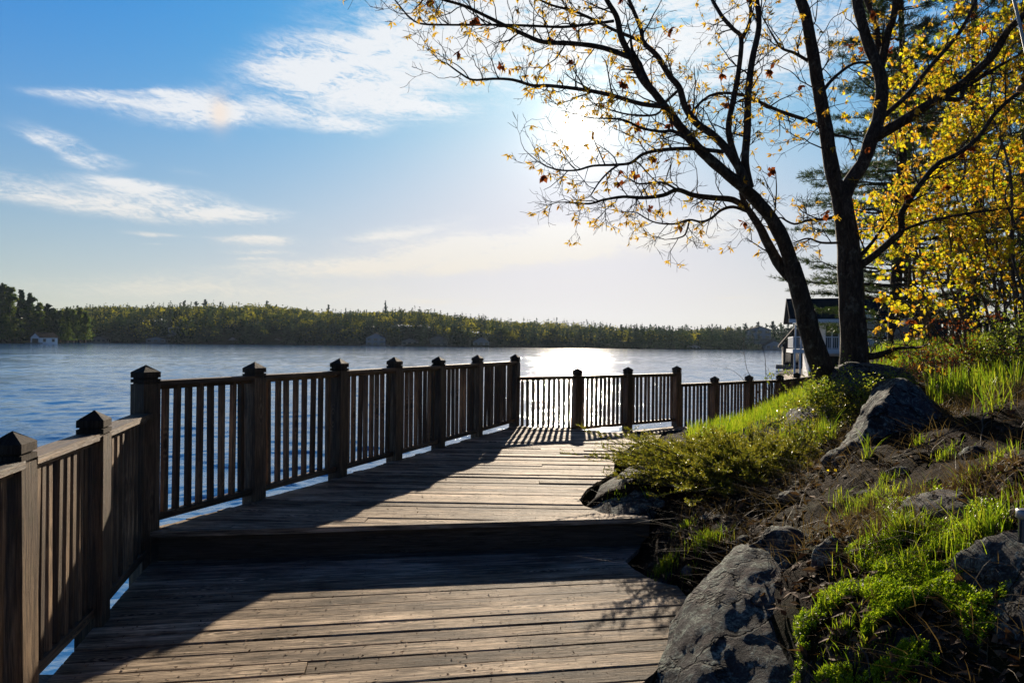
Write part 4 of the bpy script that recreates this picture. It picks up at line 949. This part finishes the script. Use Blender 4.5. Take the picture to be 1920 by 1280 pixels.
sap_px((1880,650,9),[(1790,420,9.2),(1840,300,9.4),(1760,150,10),(1870,180,9)],'gold leaved sapling with forked grey stems by the slat fence',102,4200)
sap_px((1915,640,8.2),[(1850,480,8),(1900,330,8),(1920,120,8.4),(1860,50,9)],'gold leaved sapling at the right edge of the view',103,4200)
sap_px((1830,640,12),[(1700,230,12),(1760,60,12.2),(1680,100,12),(1810,-40,12)],'tall gold leaved sapling behind the right oak limb',104,5200,size=.085,step=.3,L=(.5,1.3))
sap_px((1940,640,12),[(1850,130,12),(1920,20,12.2),(1880,-60,12),(1960,-40,12)],'tall gold leaved sapling in the upper right corner',105,5200,size=.085,step=.3,L=(.5,1.3))
sap_px((1745,640,10.8),[(1640,360,10.6),(1665,280,11),(1700,180,11),(1660,200,11)],'slim gold leaved sapling just right of the oak trunk',106,2400,step=.34)
sap_px((1690,655,9.6),[(1650,590,9.4),(1700,570,9.3),(1740,590,9.4)],'low sprig of yellow leaves in front of the boathouse windows',107,260,size=.075,stems_r=.008,step=.3,L=(.2,.4))
sap_px((1960,640,9.8),[(1900,540,9.6),(1840,560,9.4),(1930,400,9.6)],'bushy gold leaved sapling low at the right edge',108,3000)
# bare stems by the low railing
for k, (b, ts, lab) in enumerate([((1440,800,12.2),[(1395,660,12.2),(1375,695,12.1)],'bare leafless stem in front of the low railing'),((1455,790,12.6),[(1425,640,12.6),(1440,690,12.5)],'second bare stem nearest the white boathouse')]):
    bb = P(*b); bb.z = Hs(bb.x, bb.y)-.05; S = Tree(200+k); b0 = np.array(bb)
    for t in ts:
        t = np.array(P(*t)); u = np.linspace(0, 1, 6)[:, None]; p = b0*(1-u)+t*u; p[1:-1] += S.rg.normal(0, .03, (4, 3)); q = curve(p); r = np.linspace(.010, .003, len(q)); S.limb(q, r, 5, 0); S.dress(q, r, .35, .12, .35, 1, .2, 2, .35)
    o = S.T.build('bare_stem', BARK2); tag(o, lab, 'shrub', 'bare stems by the railing')

# low shrubs round the oak foot and on the right bank
def shrub(px, py, d, rx, rz, n, label, m, seed, size=.03, ry=None):
    c = P(px, py, d); root = empty('shrub', c); tag(root, label, 'shrub', 'low shrubs'); S = Tree(seed); rg = S.rg; ry = ry or rx
    for k in range(int(16+rx*20)):
        th = rg.uniform(0, 6.28); d_ = np.array([math.cos(th)*rx, math.sin(th)*ry, rz*rg.uniform(.3, 1.2)])*rg.uniform(.5, 1.0)
        L = np.linalg.norm(d_); S.twig((rg.normal(0, .04), rg.normal(0, .04), -.12), d_/L, L, .006, 2, .25, .1, 3)
    S.T.build('stems', BARK2, root); P0 = np.array([q[0] for q in S.tips]); idx = rg.integers(0, len(P0), n); B = P0[idx]+rg.normal(0, .03, (n, 3))
    D = unit(rg.normal(0, 1, (n, 3))); N = unit(rg.normal(0, 1, (n, 3))); N = unit(N-D*(N*D).sum(1)[:, None]); V, F = leaf_arrays(B, D, N, rg.uniform(size*.6, size*1.2, n), rg.uniform(size*.35, size*.6, n), .1)
    link('foliage', npmesh('foliage', V, [F]), m, root)
shrub(1600, 765, 7.3, .45, .35, 5200, 'dark green shrub wrapped round the oak foot', SHRUB, 301, .032)
shrub(1505, 842, 6.5, .50, .26, 5200, 'low juniper sprays joining the big bush to the oak foot', JUNI, 308, .026)
shrub(1560, 800, 6.9, .35, .26, 2600, 'olive sprays just below the oak foot', JUNI, 309, .026)
shrub(1655, 735, 7.0, .30, .25, 1800, 'small green shrub between oak foot and wedge boulder', SHRUB, 302, .03)
shrub(1545, 775, 7.6, .35, .30, 1800, 'twiggy yellow green shrub left of the oak foot', JUNI, 303, .03)
shrub(1850, 690, 7.6, .55, .45, 1800, 'reddish twiggy shrub on the right bank above the tall grass', DEAD, 304, .03)
shrub(1910, 690, 7.2, .5, .55, 3600, 'green brown shrub at the right edge above the tall grass', SHRUB, 305, .035)
shrub(1730, 690, 8.6, .45, .30, 900, 'low russet brush in front of the meadow grass', DEAD, 306, .03)
shrub(1600, 868, 4.9, .06, .05, 40, 'small sprig of yellow leaves at the tip of the wedge boulder', YLEAF, 307, .045)

# ------------------------------------------------------------------ pines behind
def pine(base, h, label, seed, wid=2.6, r=.16, low=.2, nt=1.0, tuftL=.16, group='pines behind the oak'):
    root = empty('pine_tree', base); tag(root, label, 'tree', group); S = Tree(seed); rg = S.rg
    z = np.linspace(0, h, 14); p = np.stack([.1*np.sin(z*.5+seed), .1*np.cos(z*.4+seed), z], 1); S.limb(p, np.linspace(r, .03, 14), 10, .03)
    B = []; D = []
    zz = h*low
    while zz < h*.98:
        f = (zz-h*low)/(h*(1-low)); Lm = wid*(1-f*.8)
        for k in range(int(rg.integers(4, 6))):
            th = rg.uniform(0, 6.28); L = Lm*rg.uniform(.6, 1.1); n = 9; t = np.linspace(0, 1, n); d = np.array([math.cos(th), math.sin(th), 0])
            q = d[None, :]*(t*L)[:, None]; q[:, 2] = zz+L*(.12*t-.10*t*t+.10*t**3)+rg.normal(0, .02, n); q[:, :2] += rg.normal(0, .03, (n, 2)); S.T.add(q, np.linspace(.028, .004, n)*(L/2.5+.3), 4)
            for j in range(3, n):
                for side in (-1, 1):
                    if rg.random() > .85: continue
                    s = np.array([-d[1], d[0], 0])*side; ll = L*.30*(1-.5*t[j])*rg.uniform(.5, 1.1); e = q[j]+(s*.8+d*.7+np.array([0, 0, rg.uniform(-.05, .2)]))*ll
                    S.T.add(np.array([q[j], (q[j]+e)/2+[0, 0, .02], e]), [.007, .005, .002], 4)
                    for w in np.linspace(.25, 1, max(3, int(ll/.13*nt))): B.append(q[j]*(1-w)+e*w); D.append(s*.5+d*.6+[0, 0, .35])
            for w in range(4): B.append(q[-1]-d*.08*w); D.append(d+[0, 0, .3])
        zz += h*.028*rg.uniform(.8, 1.3)
    B = np.array(B); D = unit(np.array(D)); m = 16; n = len(B)*m; B = np.repeat(B, m, 0)+rg.normal(0, .02, (n, 3)); D = unit(np.repeat(D, m, 0)+rg.normal(0, .6, (n, 3))); N = unit(rg.normal(0, 1, (n, 3))); N = unit(N-D*(N*D).sum(1)[:, None])
    V, F = leaf_arrays(B, D, N, rg.uniform(tuftL*.6, tuftL, n), np.full(n, tuftL*.075)); S.T.build('trunk', BARK, root); link('needles', npmesh('needles', V, [F]), PINE, root)
def gz(x, y): return (x, y, Hs(x, y)-.1)
pine(gz(12.2, 21), 10, 'low bushy pine behind the slat fence', 405, 3.2, .14, .03)
pine(gz(17, 21), 12, 'low bushy pine beyond the right end of the fence', 407, 3.4, .14, .03)
pine(gz(9.6, 17), 12, 'dark pine right behind the oak trunk', 401, 2.9, .16, .16)
pine(gz(13.5, 20), 15, 'tall dark pine behind the gold saplings', 402, 3.2, .2, .12)
pine(gz(14.8, 17), 13, 'dark pine at the right edge behind the saplings', 403, 3.0, .18, .1)
pine(gz(18, 24), 16, 'farthest pine high in the upper right corner', 404, 3.4, .2, .1)

# ------------------------------------------------------------------ boathouses
def bxl(mb, x0, x1, y0, y1, z0, z1): mb.box(((x0+x1)/2, (y0+y1)/2, (z0+z1)/2), (x1-x0, y1-y0, z1-z0))
def boathouse():
    D = 55.0; o = P(1497, 650, D); root = empty('white_boathouse', (o.x, D, WZ), R(-19)); tag(root, 'two storey white boathouse with balcony and dark shingle roof behind the oak', 'boathouse')
    fz = 2.70; ez = 4.95; W = 9.6; DP = 8.0
    mb = MB(); bxl(mb, 1.2, W, .0, DP, fz, ez); bxl(mb, .9, W, 1.0, DP, .3, fz-.30); mb.build('wall', WHITE, root)
    mb = MB(); bxl(mb, -.5, W+.1, -1.3, DP, fz-.30, fz); mb.build('balcony_floor', WHITE, root)
    mb = MB(); bxl(mb, -.7, W, -1.5, DP, -.1, .35); mb.build('dock', BROWNW, root)
    for x in (-.35, .05, .75, 1.5, 3.5, 5.5, 7.5, 9.3):
        mb = MB(); bxl(mb, x-.07, x+.07, -1.2, -1.06, .35, fz-.3); mb.build('post', WHITE, root)
    for x in (-.3, .1, 5.2, 7.3, 9.3):
        mb = MB(); bxl(mb, x-.06, x+.06, -1.2, -1.08, fz, ez); mb.build('post', WHITE, root)
    mb = MB()
    for (x0, x1) in ((-.45, .9), (1.6, 2.9), (4.6, 9.4)):
        bxl(mb, x0, x1, -1.22, -1.16, fz+.95, fz+1.02); bxl(mb, x0, x1, -1.22, -1.16, fz+.08, fz+.13)
        x = x0
        while x < x1: bxl(mb, x, x+.03, -1.205, -1.175, fz+.13, fz+.95); x += .13
    y = -1.1
    while y < 6: bxl(mb, -.47, -.43, y, y+.03, fz+.1, fz+.98); y += .14
    bxl(mb, -.48, -.42, -1.15, 6, fz+.95, fz+1.02)
    mb.build('balcony_rail', WHITE, root)
    for (x0, x1, z0, z1, nm) in ((2.0, 2.9, fz+.05, ez-.35, 'glass_door'), (3.1, 4.1, fz+.3, ez-.35, 'window'), (5.4, 6.2, fz+.2, ez-.3, 'window'), (6.4, 7.2, fz+.2, ez-.3, 'window'), (7.8, 8.9, fz+.2, ez-.3, 'window')):
        mb = MB(); f = .09
        bxl(mb, x0-f, x0, -.08, -.003, z0-f, z1+f); bxl(mb, x1, x1+f, -.08, -.003, z0-f, z1+f); bxl(mb, x0, x1, -.08, -.003, z1, z1+f); bxl(mb, x0, x1, -.08, -.003, z0-f, z0); xm = (x0+x1)/2; bxl(mb, xm-.04, xm+.04, -.075, -.02, z0, z1)
        w = mb.build(nm, WHITE, root); mb = MB(); bxl(mb, x0, x1, -.03, -.004, z0, z1); mb.build('pane', GLASS, w)
    for x0, x1 in ((1.6, 4.6), (5.2, 8.8)):
        mb = MB(); bxl(mb, x0, x1, .96, .997, .45, fz-.55); mb.build('opening_shade', COVER, root)  # black sheet painting the shade inside a lower opening
    mb = MB(); rz = ez+1.95; x0, x1, y0, y1, ym = -.75, W+.5, -1.5, DP+.5, DP/2
    for (ya, yb) in ((y0, ym), (y1, ym)):
        t = .14; q = [(x0, ya, ez), (x1, ya, ez), (x1, yb, rz), (x0, yb, rz)]; q2 = [(a, b, c+t) for a, b, c in q]
        mb.poly(q); mb.poly(q2[::-1])
        for i in range(4): j = (i+1) % 4; mb.poly([q[i], q[j], q2[j], q2[i]])
    mb.build('roof', SHINGLE, root)
    for x in (.0, W): mb = MB(); mb.poly([(x, -.1, ez-.01), (x, DP, ez-.01), (x, ym, rz-.06)]); mb.build('gable', WHITE, root)
    mb = MB(); bxl(mb, -.8, W+.5, -1.6, -1.5, ez-.15, ez+.12); mb.build('fascia', WHITE, root)
    mb = MB(); xg = 4.6   # small gabled dormer
    mb.poly([(xg-1, -1.45, ez+.15), (xg, -1.45, ez+.95), (xg, 1.6, ez+1.0)]); mb.poly([(xg+1, -1.45, ez+.15), (xg, 1.6, ez+1.0), (xg, -1.45, ez+.95)])
    dm = mb.build('dormer', SHINGLE, root); mb = MB(); mb.poly([(xg-.9, -1.42, ez+.12), (xg+.9, -1.42, ez+.12), (xg, -1.42, ez+.86)]); mb.build('dormer_gable', WHITE, dm)
boathouse()
HOUSES = []
def small_house(name, px, py_base, d, w, dp, h, rh, rz, wallm, roofm, label, cat, floors=1, opening=False, deckm=None, zoff=None, group='cottages on the far shore', win=3):
    o = P(px, py_base, d); HOUSES.append((o.x, d, w, dp)); z = WZ-.1 if zoff is None else zoff; root = empty(name, (o.x, d, z), R(rz)); tag(root, label, cat, group)
    mb = MB(); bxl(mb, -w/2, w/2, 0, dp, -3, h); mb.build('wall', wallm, root)
    mb = MB(); e = .5
    for s in (-1, 1):
        q = [(s*(w/2+e), -e, h-.15), (s*(w/2+e), dp+e, h-.15), (0, dp+e, h+rh), (0, -e, h+rh)]; q2 = [(a, b, c+.25) for a, b, c in q]; mb.poly(q); mb.poly(q2)
        for i in range(4): j = (i+1) % 4; mb.poly([q[i], q[j], q2[j], q2[i]])
    mb.build('roof', roofm, root)
    for yy in (0, dp): mb = MB(); mb.poly([(-w/2, yy, h-.02), (w/2, yy, h-.02), (0, yy, h+rh-.2)]); mb.build('gable', wallm, root)
    if opening: mb = MB(); bxl(mb, -w*.32, w*.32, -.12, -.02, .3, h*.82); mb.build('bay_shade', COVER, root)  # black slab on the wall stands for the shade inside the bay
    for fl in range(floors):
        z0 = h*fl/floors+h/floors*.35; z1 = h*fl/floors+h/floors*.8
        for k in range(win):
            xx = -w/2+w*(k+.5)/win
            if not opening: mb = MB(); bxl(mb, xx-w*.09, xx+w*.09, -.10, -.02, z0, z1); mb.build('window', GLASS, root)
        for k in range(2): yy = dp*(k+.5)/2; mb = MB(); bxl(mb, w/2+.02, w/2+.1, yy-.7, yy+.7, z0, z1); mb.build('window', GLASS, root)
    if deckm: mb = MB(); ex_ = min(2.5, w*.25); bxl(mb, -w/2-ex_, w/2+ex_*1.3, -ex_, -.15, .2, .75); mb.build('dock', deckm, root)
small_house('dark_boathouse', 1496, 690, 84, 3.4, 6, 3.0, 2.6, -20, DARKW, SHINGLE, 'small dark gabled boathouse on the water left of the white boathouse', 'boathouse', deckm=STONE, group='boathouses by the near shore')
small_house('white_boathouse', 66, 643, 345, 7.0, 9, 3.4, 2.4, -22, WHITE, SHINGLE, 'white boathouse with open boat bay on the left headland', 'boathouse', opening=True, deckm=STONE)
for q in [('cottage',292,640,474,13,7,3.2,1.6,4,'pale low cottage with a deck at the water, left of the far shore',1,WZ),('cottage',333,630,500,14,8,6.5,2.2,0,'two storey pale cottage half hidden up among the far trees',2,3.5),
          ('cottage',436,642,478,6,6,3.2,2,5,'small pale boathouse right of the low cottage on the far shore',1,WZ),('cottage',518,642,474,7,6,3,2,0,'grey boathouse with a dark roof below the middle of the far hill',1,WZ),
          ('cottage',704,645,470,13,8,5.6,3.2,6,'largest white two storey boathouse on the far shore',2,WZ),('cottage',768,645,470,11,7,3.6,2.2,-4,'dim grey boathouse between the two white ones on the far shore',1,WZ),
          ('cottage',822,647,468,12,7,5.2,2.6,4,'white boathouse right of the grey one on the far shore',2,WZ),('cottage',902,648,468,11,7,3.8,3.2,0,'pale boathouse with a pointed roof, rightmost of the group on the far shore',1,WZ),
          ('cottage',1425,642,500,16,9,7.5,2.4,0,'large pale cottage up among the pines on the right far shore',2,5.5),('cottage',1452,656,470,12,7,3.6,3,0,'pale boathouse at the water by the right far shore',1,WZ),
          ('cottage',1302,656,468,8,5,2.0,1,0,'tiny low boathouse alone on the right far shore',1,WZ),('cottage',185,641,474,10,6,3,2,0,'dim boathouse just right of the headland',1,WZ)]:
    small_house(q[0], q[1], q[2], q[3], q[4], q[5], q[6], q[7], q[8], GREYW if 'dim' not in q[9] and 'grey' not in q[9] else STONE, SHINGLE, q[9], 'cottage', q[10], deckm=STONE, zoff=q[11])

# slat fence, covered grill behind the meadow
def slat_fence():
    a = P(1712, 660, 15); b = P(1890, 660, 14); root = empty('slat_fence', (a.x, a.y, 1.2)); tag(root, 'dark vertical slat fence behind the gold saplings', 'fence'); a0 = Vector((a.x, a.y, 1.2))
    d = Vector((b.x-a.x, b.y-a.y, 0)); L = d.length; ang = math.atan2(d.y, d.x); M = Matrix.Rotation(ang, 4, 'Z'); mb = MB(); x = 0
    while x < L: mb.box((x, 0, .25), (.09, .02, 1.0), M); x += .12
    mb.build('slats', DARKW, root); mb = MB(); mb.box((L/2, -.04, .70), (L, .05, .08), M, long=0); mb.box((L/2, -.04, -.05), (L, .05, .08), M, long=0); mb.build('rail', DARKW, root)
slat_fence()
def grill():
    c = P(1722, 648, 13.2); root = empty('covered_barbecue', (c.x, c.y, Hs(c.x, c.y)-.05)); tag(root, 'black covered barbecue standing in front of the slat fence', 'barbecue')
    mb = MB(); w, d, h = .34, .25, .95
    prof = [(0.0, 1.05), (.5, 1.0), (.75, 1.0), (.95, .85), (1.08, .5)]
    for (z0, s0), (z1, s1) in zip(prof[:-1], prof[1:]):
        r0 = [(-w*s0, -d*s0), (w*s0, -d*s0), (w*s0, d*s0), (-w*s0, d*s0)]; r1 = [(-w*s1, -d*s1), (w*s1, -d*s1), (w*s1, d*s1), (-w*s1, d*s1)]
        for i in range(4): j = (i+1) % 4; mb.poly([(*r0[i], z0), (*r0[j], z0), (*r1[j], z1), (*r1[i], z1)])
    mb.poly([(-w*.5, -d*.5, 1.08), (w*.5, -d*.5, 1.08), (w*.5, d*.5, 1.08), (-w*.5, d*.5, 1.08)]); mb.build('cover', COVER, root)
grill()
# things at the right edge: path light, metal pole with hanging tray
def path_light():
    c = P(1925, 985, 2.55); root = empty('path_light', (c.x, c.y, c.z-.06)); tag(root, 'low glass path light with a pale metal collar at the right edge', 'path light')
    T = Tubes(); th = .026; T.add(np.array([[0, 0, .085], [0, 0, .088], [0, 0, .118], [0, 0, .121]]), [.028, .034, .034, .028], 24); T.build('collar', METAL, root)
    gz_ = Hs(c.x, c.y)-(c.z-.06)-.03; T = Tubes(); T.add(np.array([[0, 0, min(gz_, -.08)], [0, 0, .0], [0, 0, .085]]), [.026, .026, .026], 24); T.build('glass_body', GLASS, root)
    T = Tubes(); T.add(np.array([[0, 0, .119], [0, 0, .125]]), [.028, .001], 24); T.build('lid', METAL, root)
path_light()
def feeder():
    a = P(1893, -30, 2.6); b = P(1924, 100, 2.6); c = P(1990, 420, 2.6); g0 = Vector((c.x+.05, c.y, Hs(c.x+.05, c.y))); root = empty('feeder_pole', g0); tag(root, 'bent grey metal pole crossing the upper right corner', 'pole')
    T = Tubes(); q = curve([tuple(g0-g0), tuple(c-g0), tuple(b-g0), tuple(a-g0), tuple(P(1870, -90, 2.6)-g0), tuple(P(1900, -130, 2.6)-g0), tuple(P(1925, -110, 2.6)-g0)]); T.add(q, np.full(len(q), .0055), 10); T.build('pole', METAL, root)
    p = P(1926, 164, 2.6); r2 = empty('hanging_tray', p); tag(r2, 'small round wooden tray hanging at the right edge below the pole', 'feeder tray')
    T = Tubes(); T.add(np.array([[0, 0, -.006], [0, 0, -.006], [0, 0, .006], [0, 0, .006]]), [.001, .034, .034, .001], 24); T.build('tray', BROWNW, r2)
    e = P(1925, -110, 2.6)-p; T = Tubes(); T.add(np.array([[0, 0, 0], tuple(e)]), [.0012, .0012], 6); T.build('cord', METAL, r2)
feeder()

# ------------------------------------------------------------------ far forest
def crown_quads(C, R_, N, s, rg, conifer=False):
    """many small leaf-clump quads spread through crowns; C (k,3) centres, R_ (k,3) radii"""
    k = len(C); d = unit(rg.normal(0, 1, (k*N, 3))); d[:, 2] = np.where(d[:, 2] < -.3, -d[:, 2], d[:, 2])
    if conifer:
        t = rg.uniform(0, 1, k*N)**.8; a = rg.uniform(0, 6.28, k*N); lay = .75+.35*np.sin(t*34+np.repeat(rg.uniform(0, 6, k), N)); rr = (1-t)**.85*lay*rg.uniform(.4, 1.1, k*N)
        p = np.stack([np.cos(a)*rr, np.sin(a)*rr, t*2-1], 1)
    else:
        lob = np.repeat(rg.uniform(0, 6, (k, 3)), N, 0); f = 1+.22*np.sin(d[:, 0]*5+lob[:, 0])*np.sin(d[:, 1]*5+lob[:, 1])+.15*np.sin(d[:, 2]*7+lob[:, 2]); p = d*(f*rg.uniform(.62, 1.05, k*N))[:, None]
    B = np.repeat(C, N, 0)+p*np.repeat(R_, N, 0); n = len(B); s_ = np.repeat(s, N)*rg.uniform(.6, 1.3, n) if np.ndim(s) else s*rg.uniform(.6, 1.3, n)
    nrm = unit(unit(p+1e-6)*.6+rg.normal(0, .6, (n, 3))); u = unit(np.cross(nrm, rg.normal(0, 1, (n, 3)))); v = np.cross(nrm, u)
    if conifer: u[:, 2] *= .5; v[:, 2] *= .5
    u = u*s_[:, None]; v = v*(s_*rg.uniform(.5, 1, n))[:, None]
    V = np.stack([B-u, B-v*.8, B+u, B+v*.8], 1).reshape(-1, 3); tn = np.repeat(rg.uniform(0, 1, k), N*4); return V, np.arange(n*4).reshape(-1, 4), np.stack([tn, tn], 1)
def forest():
    rg = np.random.default_rng(77); n = 8600; az = rg.uniform(-40, 31, n); sd = shore_d(az); rd = np.interp(az, AZ, RIDGE_D); t = np.where(rg.random(n) < .16, rg.uniform(-.01, .05, n), rg.uniform(0, 1, n))
    d = sd+1+(rd+60-sd)*t; x = np.tan(np.radians(az))*d; z = farH(x, d); tt = (d-sd)/(rd-sd)
    con = rg.random(n) < np.where(tt < .40, .85-tt*.6, .10)+np.where(az > 16, .25, 0)+np.where(az < -25, .05, 0)
    sub = rg.random(n) < np.clip(1.15-(d-470)/1400, .5, 1)
    # house sites stay open toward the water
    for (hx, hd, hw, hp) in HOUSES: sub &= ~((np.abs(x-hx) < hw*.5+3.0) & (d < hd+hp+4))
    con_i = np.nonzero(con & sub)[0]; dec_i = np.nonzero(~con & sub)[0]
    h = (rg.uniform(8, 14, n)+6*(vnoise(x, d, .018, 41)-.3))*np.where(tt < .12, .8, 1.0)
    rad = rg.uniform(3.8, 6.8, n)
    i = dec_i; C = np.stack([x[i], d[i], z[i]+h[i]*.62], 1); R_ = np.stack([rad[i], rad[i], h[i]*.42], 1)
    V, F, U = crown_quads(C, R_, 70, .85+(d[i]-470)/1300, rg); link_f = link('forest', npmesh('forest', V, [F], uv=U), FARD); tag(link_f, 'spring green broadleaf woods covering the far hills', kind='stuff')
    i = con_i; C = np.stack([x[i], d[i], z[i]+h[i]*.62], 1); R_ = np.stack([rad[i]*.8, rad[i]*.8, h[i]*.66], 1)
    V, F, U = crown_quads(C, R_, 76, .8, rg, True); tag(link('conifer_forest', npmesh('conifer_forest', V, [F], uv=U), FARC), 'dark conifers massed along the far shore', kind='stuff')
forest()
def far_pine(px, ptop, d, base_z, label, seed, wr=.20, group=None, m=FARC, dense=260, layers=34):
    b = P(px, 640, d); top = P(px, ptop, d).z; h = top-base_z; root = empty('pine_tree', (b.x, d, base_z)); tag(root, label, 'tree', group); rg = np.random.default_rng(seed)
    T = Tubes(); T.add(np.array([[0, 0, -1], [0, 0, h*.5], [0, 0, h*.97]]), [h*.018, h*.012, h*.004], 6); T.build('trunk', BARK, root)
    N = dense; t = rg.uniform(.06, 1, N); nb = 26; ang = rg.uniform(0, 6.28, nb); bt = np.sort(rg.uniform(.05, .98, nb)); bl = h*wr*(1-bt)**.6*rg.uniform(.55, 1.25, nb)+h*.02
    B = []
    for k in range(nb):
        m_ = int(N/nb*1.0)+3; u = rg.uniform(.1, 1, m_); a = ang[k]+rg.normal(0, .35, m_); B.append(np.stack([np.cos(a)*bl[k]*u, np.sin(a)*bl[k]*u, bt[k]*h+h*.03*u*u+rg.normal(0, h*.012, m_)], 1))
    m_ = N//2; u = rg.uniform(0, 1, m_); a = rg.uniform(0, 6.28, m_); rr = h*wr*.7*(1-u)**.7*rg.uniform(.2, 1, m_); B.append(np.stack([np.cos(a)*rr, np.sin(a)*rr, (.05+.95*u)*h], 1))
    B = np.concatenate(B); n = len(B); nrm = unit(rg.normal(0, 1, (n, 3))+[0, 0, .6]); u_ = unit(np.cross(nrm, rg.normal(0, 1, (n, 3)))); v_ = np.cross(nrm, u_); s = h*.030*rg.uniform(.5, 1.3, n)[:, None]
    V = np.stack([B-u_*s*1.5, B-v_*s*.6, B+u_*s*1.5, B+v_*s*.6], 1).reshape(-1, 3); link('crown', npmesh('crown', V, [np.arange(n*4).reshape(-1, 4)]), m, root)
gp_ = 'pines on the left headland'
HP = [(-30,528,'pine cut by the left edge of the view on the headland'),(4,533,'tallest pine on the headland at the left edge'),(18,540,'second tall pine from the left on the headland'),(40,545,'broad tall pine above the left side of the white boathouse'),
      (55,550,'tall pine directly above the white boathouse'),(72,568,'pine above the right side of the white boathouse'),(88,570,'slim pine right of the white boathouse'),(100,578,'pine halfway along the headland'),
      (113,582,'shorter pine right of the halfway pine on the headland'),(125,576,'rounded pine toward the headland tip'),(138,582,'third tree from the headland tip'),(150,578,'second tree from the headland tip'),(160,586,'last tree at the headland tip'),
      (28,575,'shorter tree at the water left of the white boathouse'),(10,590,'low tree at the water near the left edge'),(105,600,'low tree at the water right of the white boathouse'),(128,605,'low bushy tree near the headland tip')]
for k, (px, pt, lab) in enumerate(HP):
    d = 392+(k*37 % 23)-10 if pt < 587 else 366; far_pine(px, pt, d, 0.0, lab, 500+k, .26 if pt < 560 else .36, gp_, (FARC, PINE, HEADG)[k % 3 if px < 110 else 2], 1500)
for k, (px, pt, d, lab) in enumerate([(722, 563, 680, 'lone tall pine standing above the ridge'),(345, 563, 690, 'left pine of the group on the ridge skyline'),(367, 564, 690, 'middle pine of the group on the ridge skyline'),(383, 561, 690, 'right pine of the group on the ridge skyline'),
      (500, 563, 690, 'pine poking above the ridge left of centre'),(145, 573, 700, 'pine above the ridge just behind the headland'),(412, 566, 690, 'ragged pine right of the ridge group'),(615, 571, 690, 'small pine top left of the lone pine')]):
    far_pine(px, pt, d, np.interp(math.degrees(math.atan((px-960)/1280)), AZ, HR)-1, lab, 600+k, .10 if px == 722 else .22, 'pines on the ridge skyline', FARC, 240)
for k, (px, pt) in enumerate([(1385,612),(1398,606),(1410,610),(1422,603),(1436,607),(1450,602),(1464,605),(1478,603),(1490,600)]):
    far_pine(px, pt, 520, WZ+2, ['leftmost','second','third','fourth','fifth','sixth','seventh','eighth','last'][k]+' pine from the left on the right far knoll', 700+k, .3, 'pines on the right far knoll', FARC if k % 2 else PINE, 300)
def haze():
    m = bpy.data.materials.new('haze'); m.use_nodes = True; t = NT(m.node_tree); o = t.n('ShaderNodeOutputMaterial'); v = t.n('ShaderNodeVolumePrincipled')
    v.inputs['Color'].default_value = (0.62, 0.80, 1.0, 1); v.inputs['Density'].default_value = 0.00004; v.inputs['Anisotropy'].default_value = 0.3
    t.set(o.inputs['Volume'], v.outputs[0]); mb = MB(); mb.box((0, 1100, 55), (5200, 3300, 130)); tag(mb.build('haze', m), 'thin blue evening haze over the lake', kind='stuff')
haze()
print('objects', len(bpy.data.objects), 'faces', sum(len(m.polygons) for m in bpy.data.meshes))
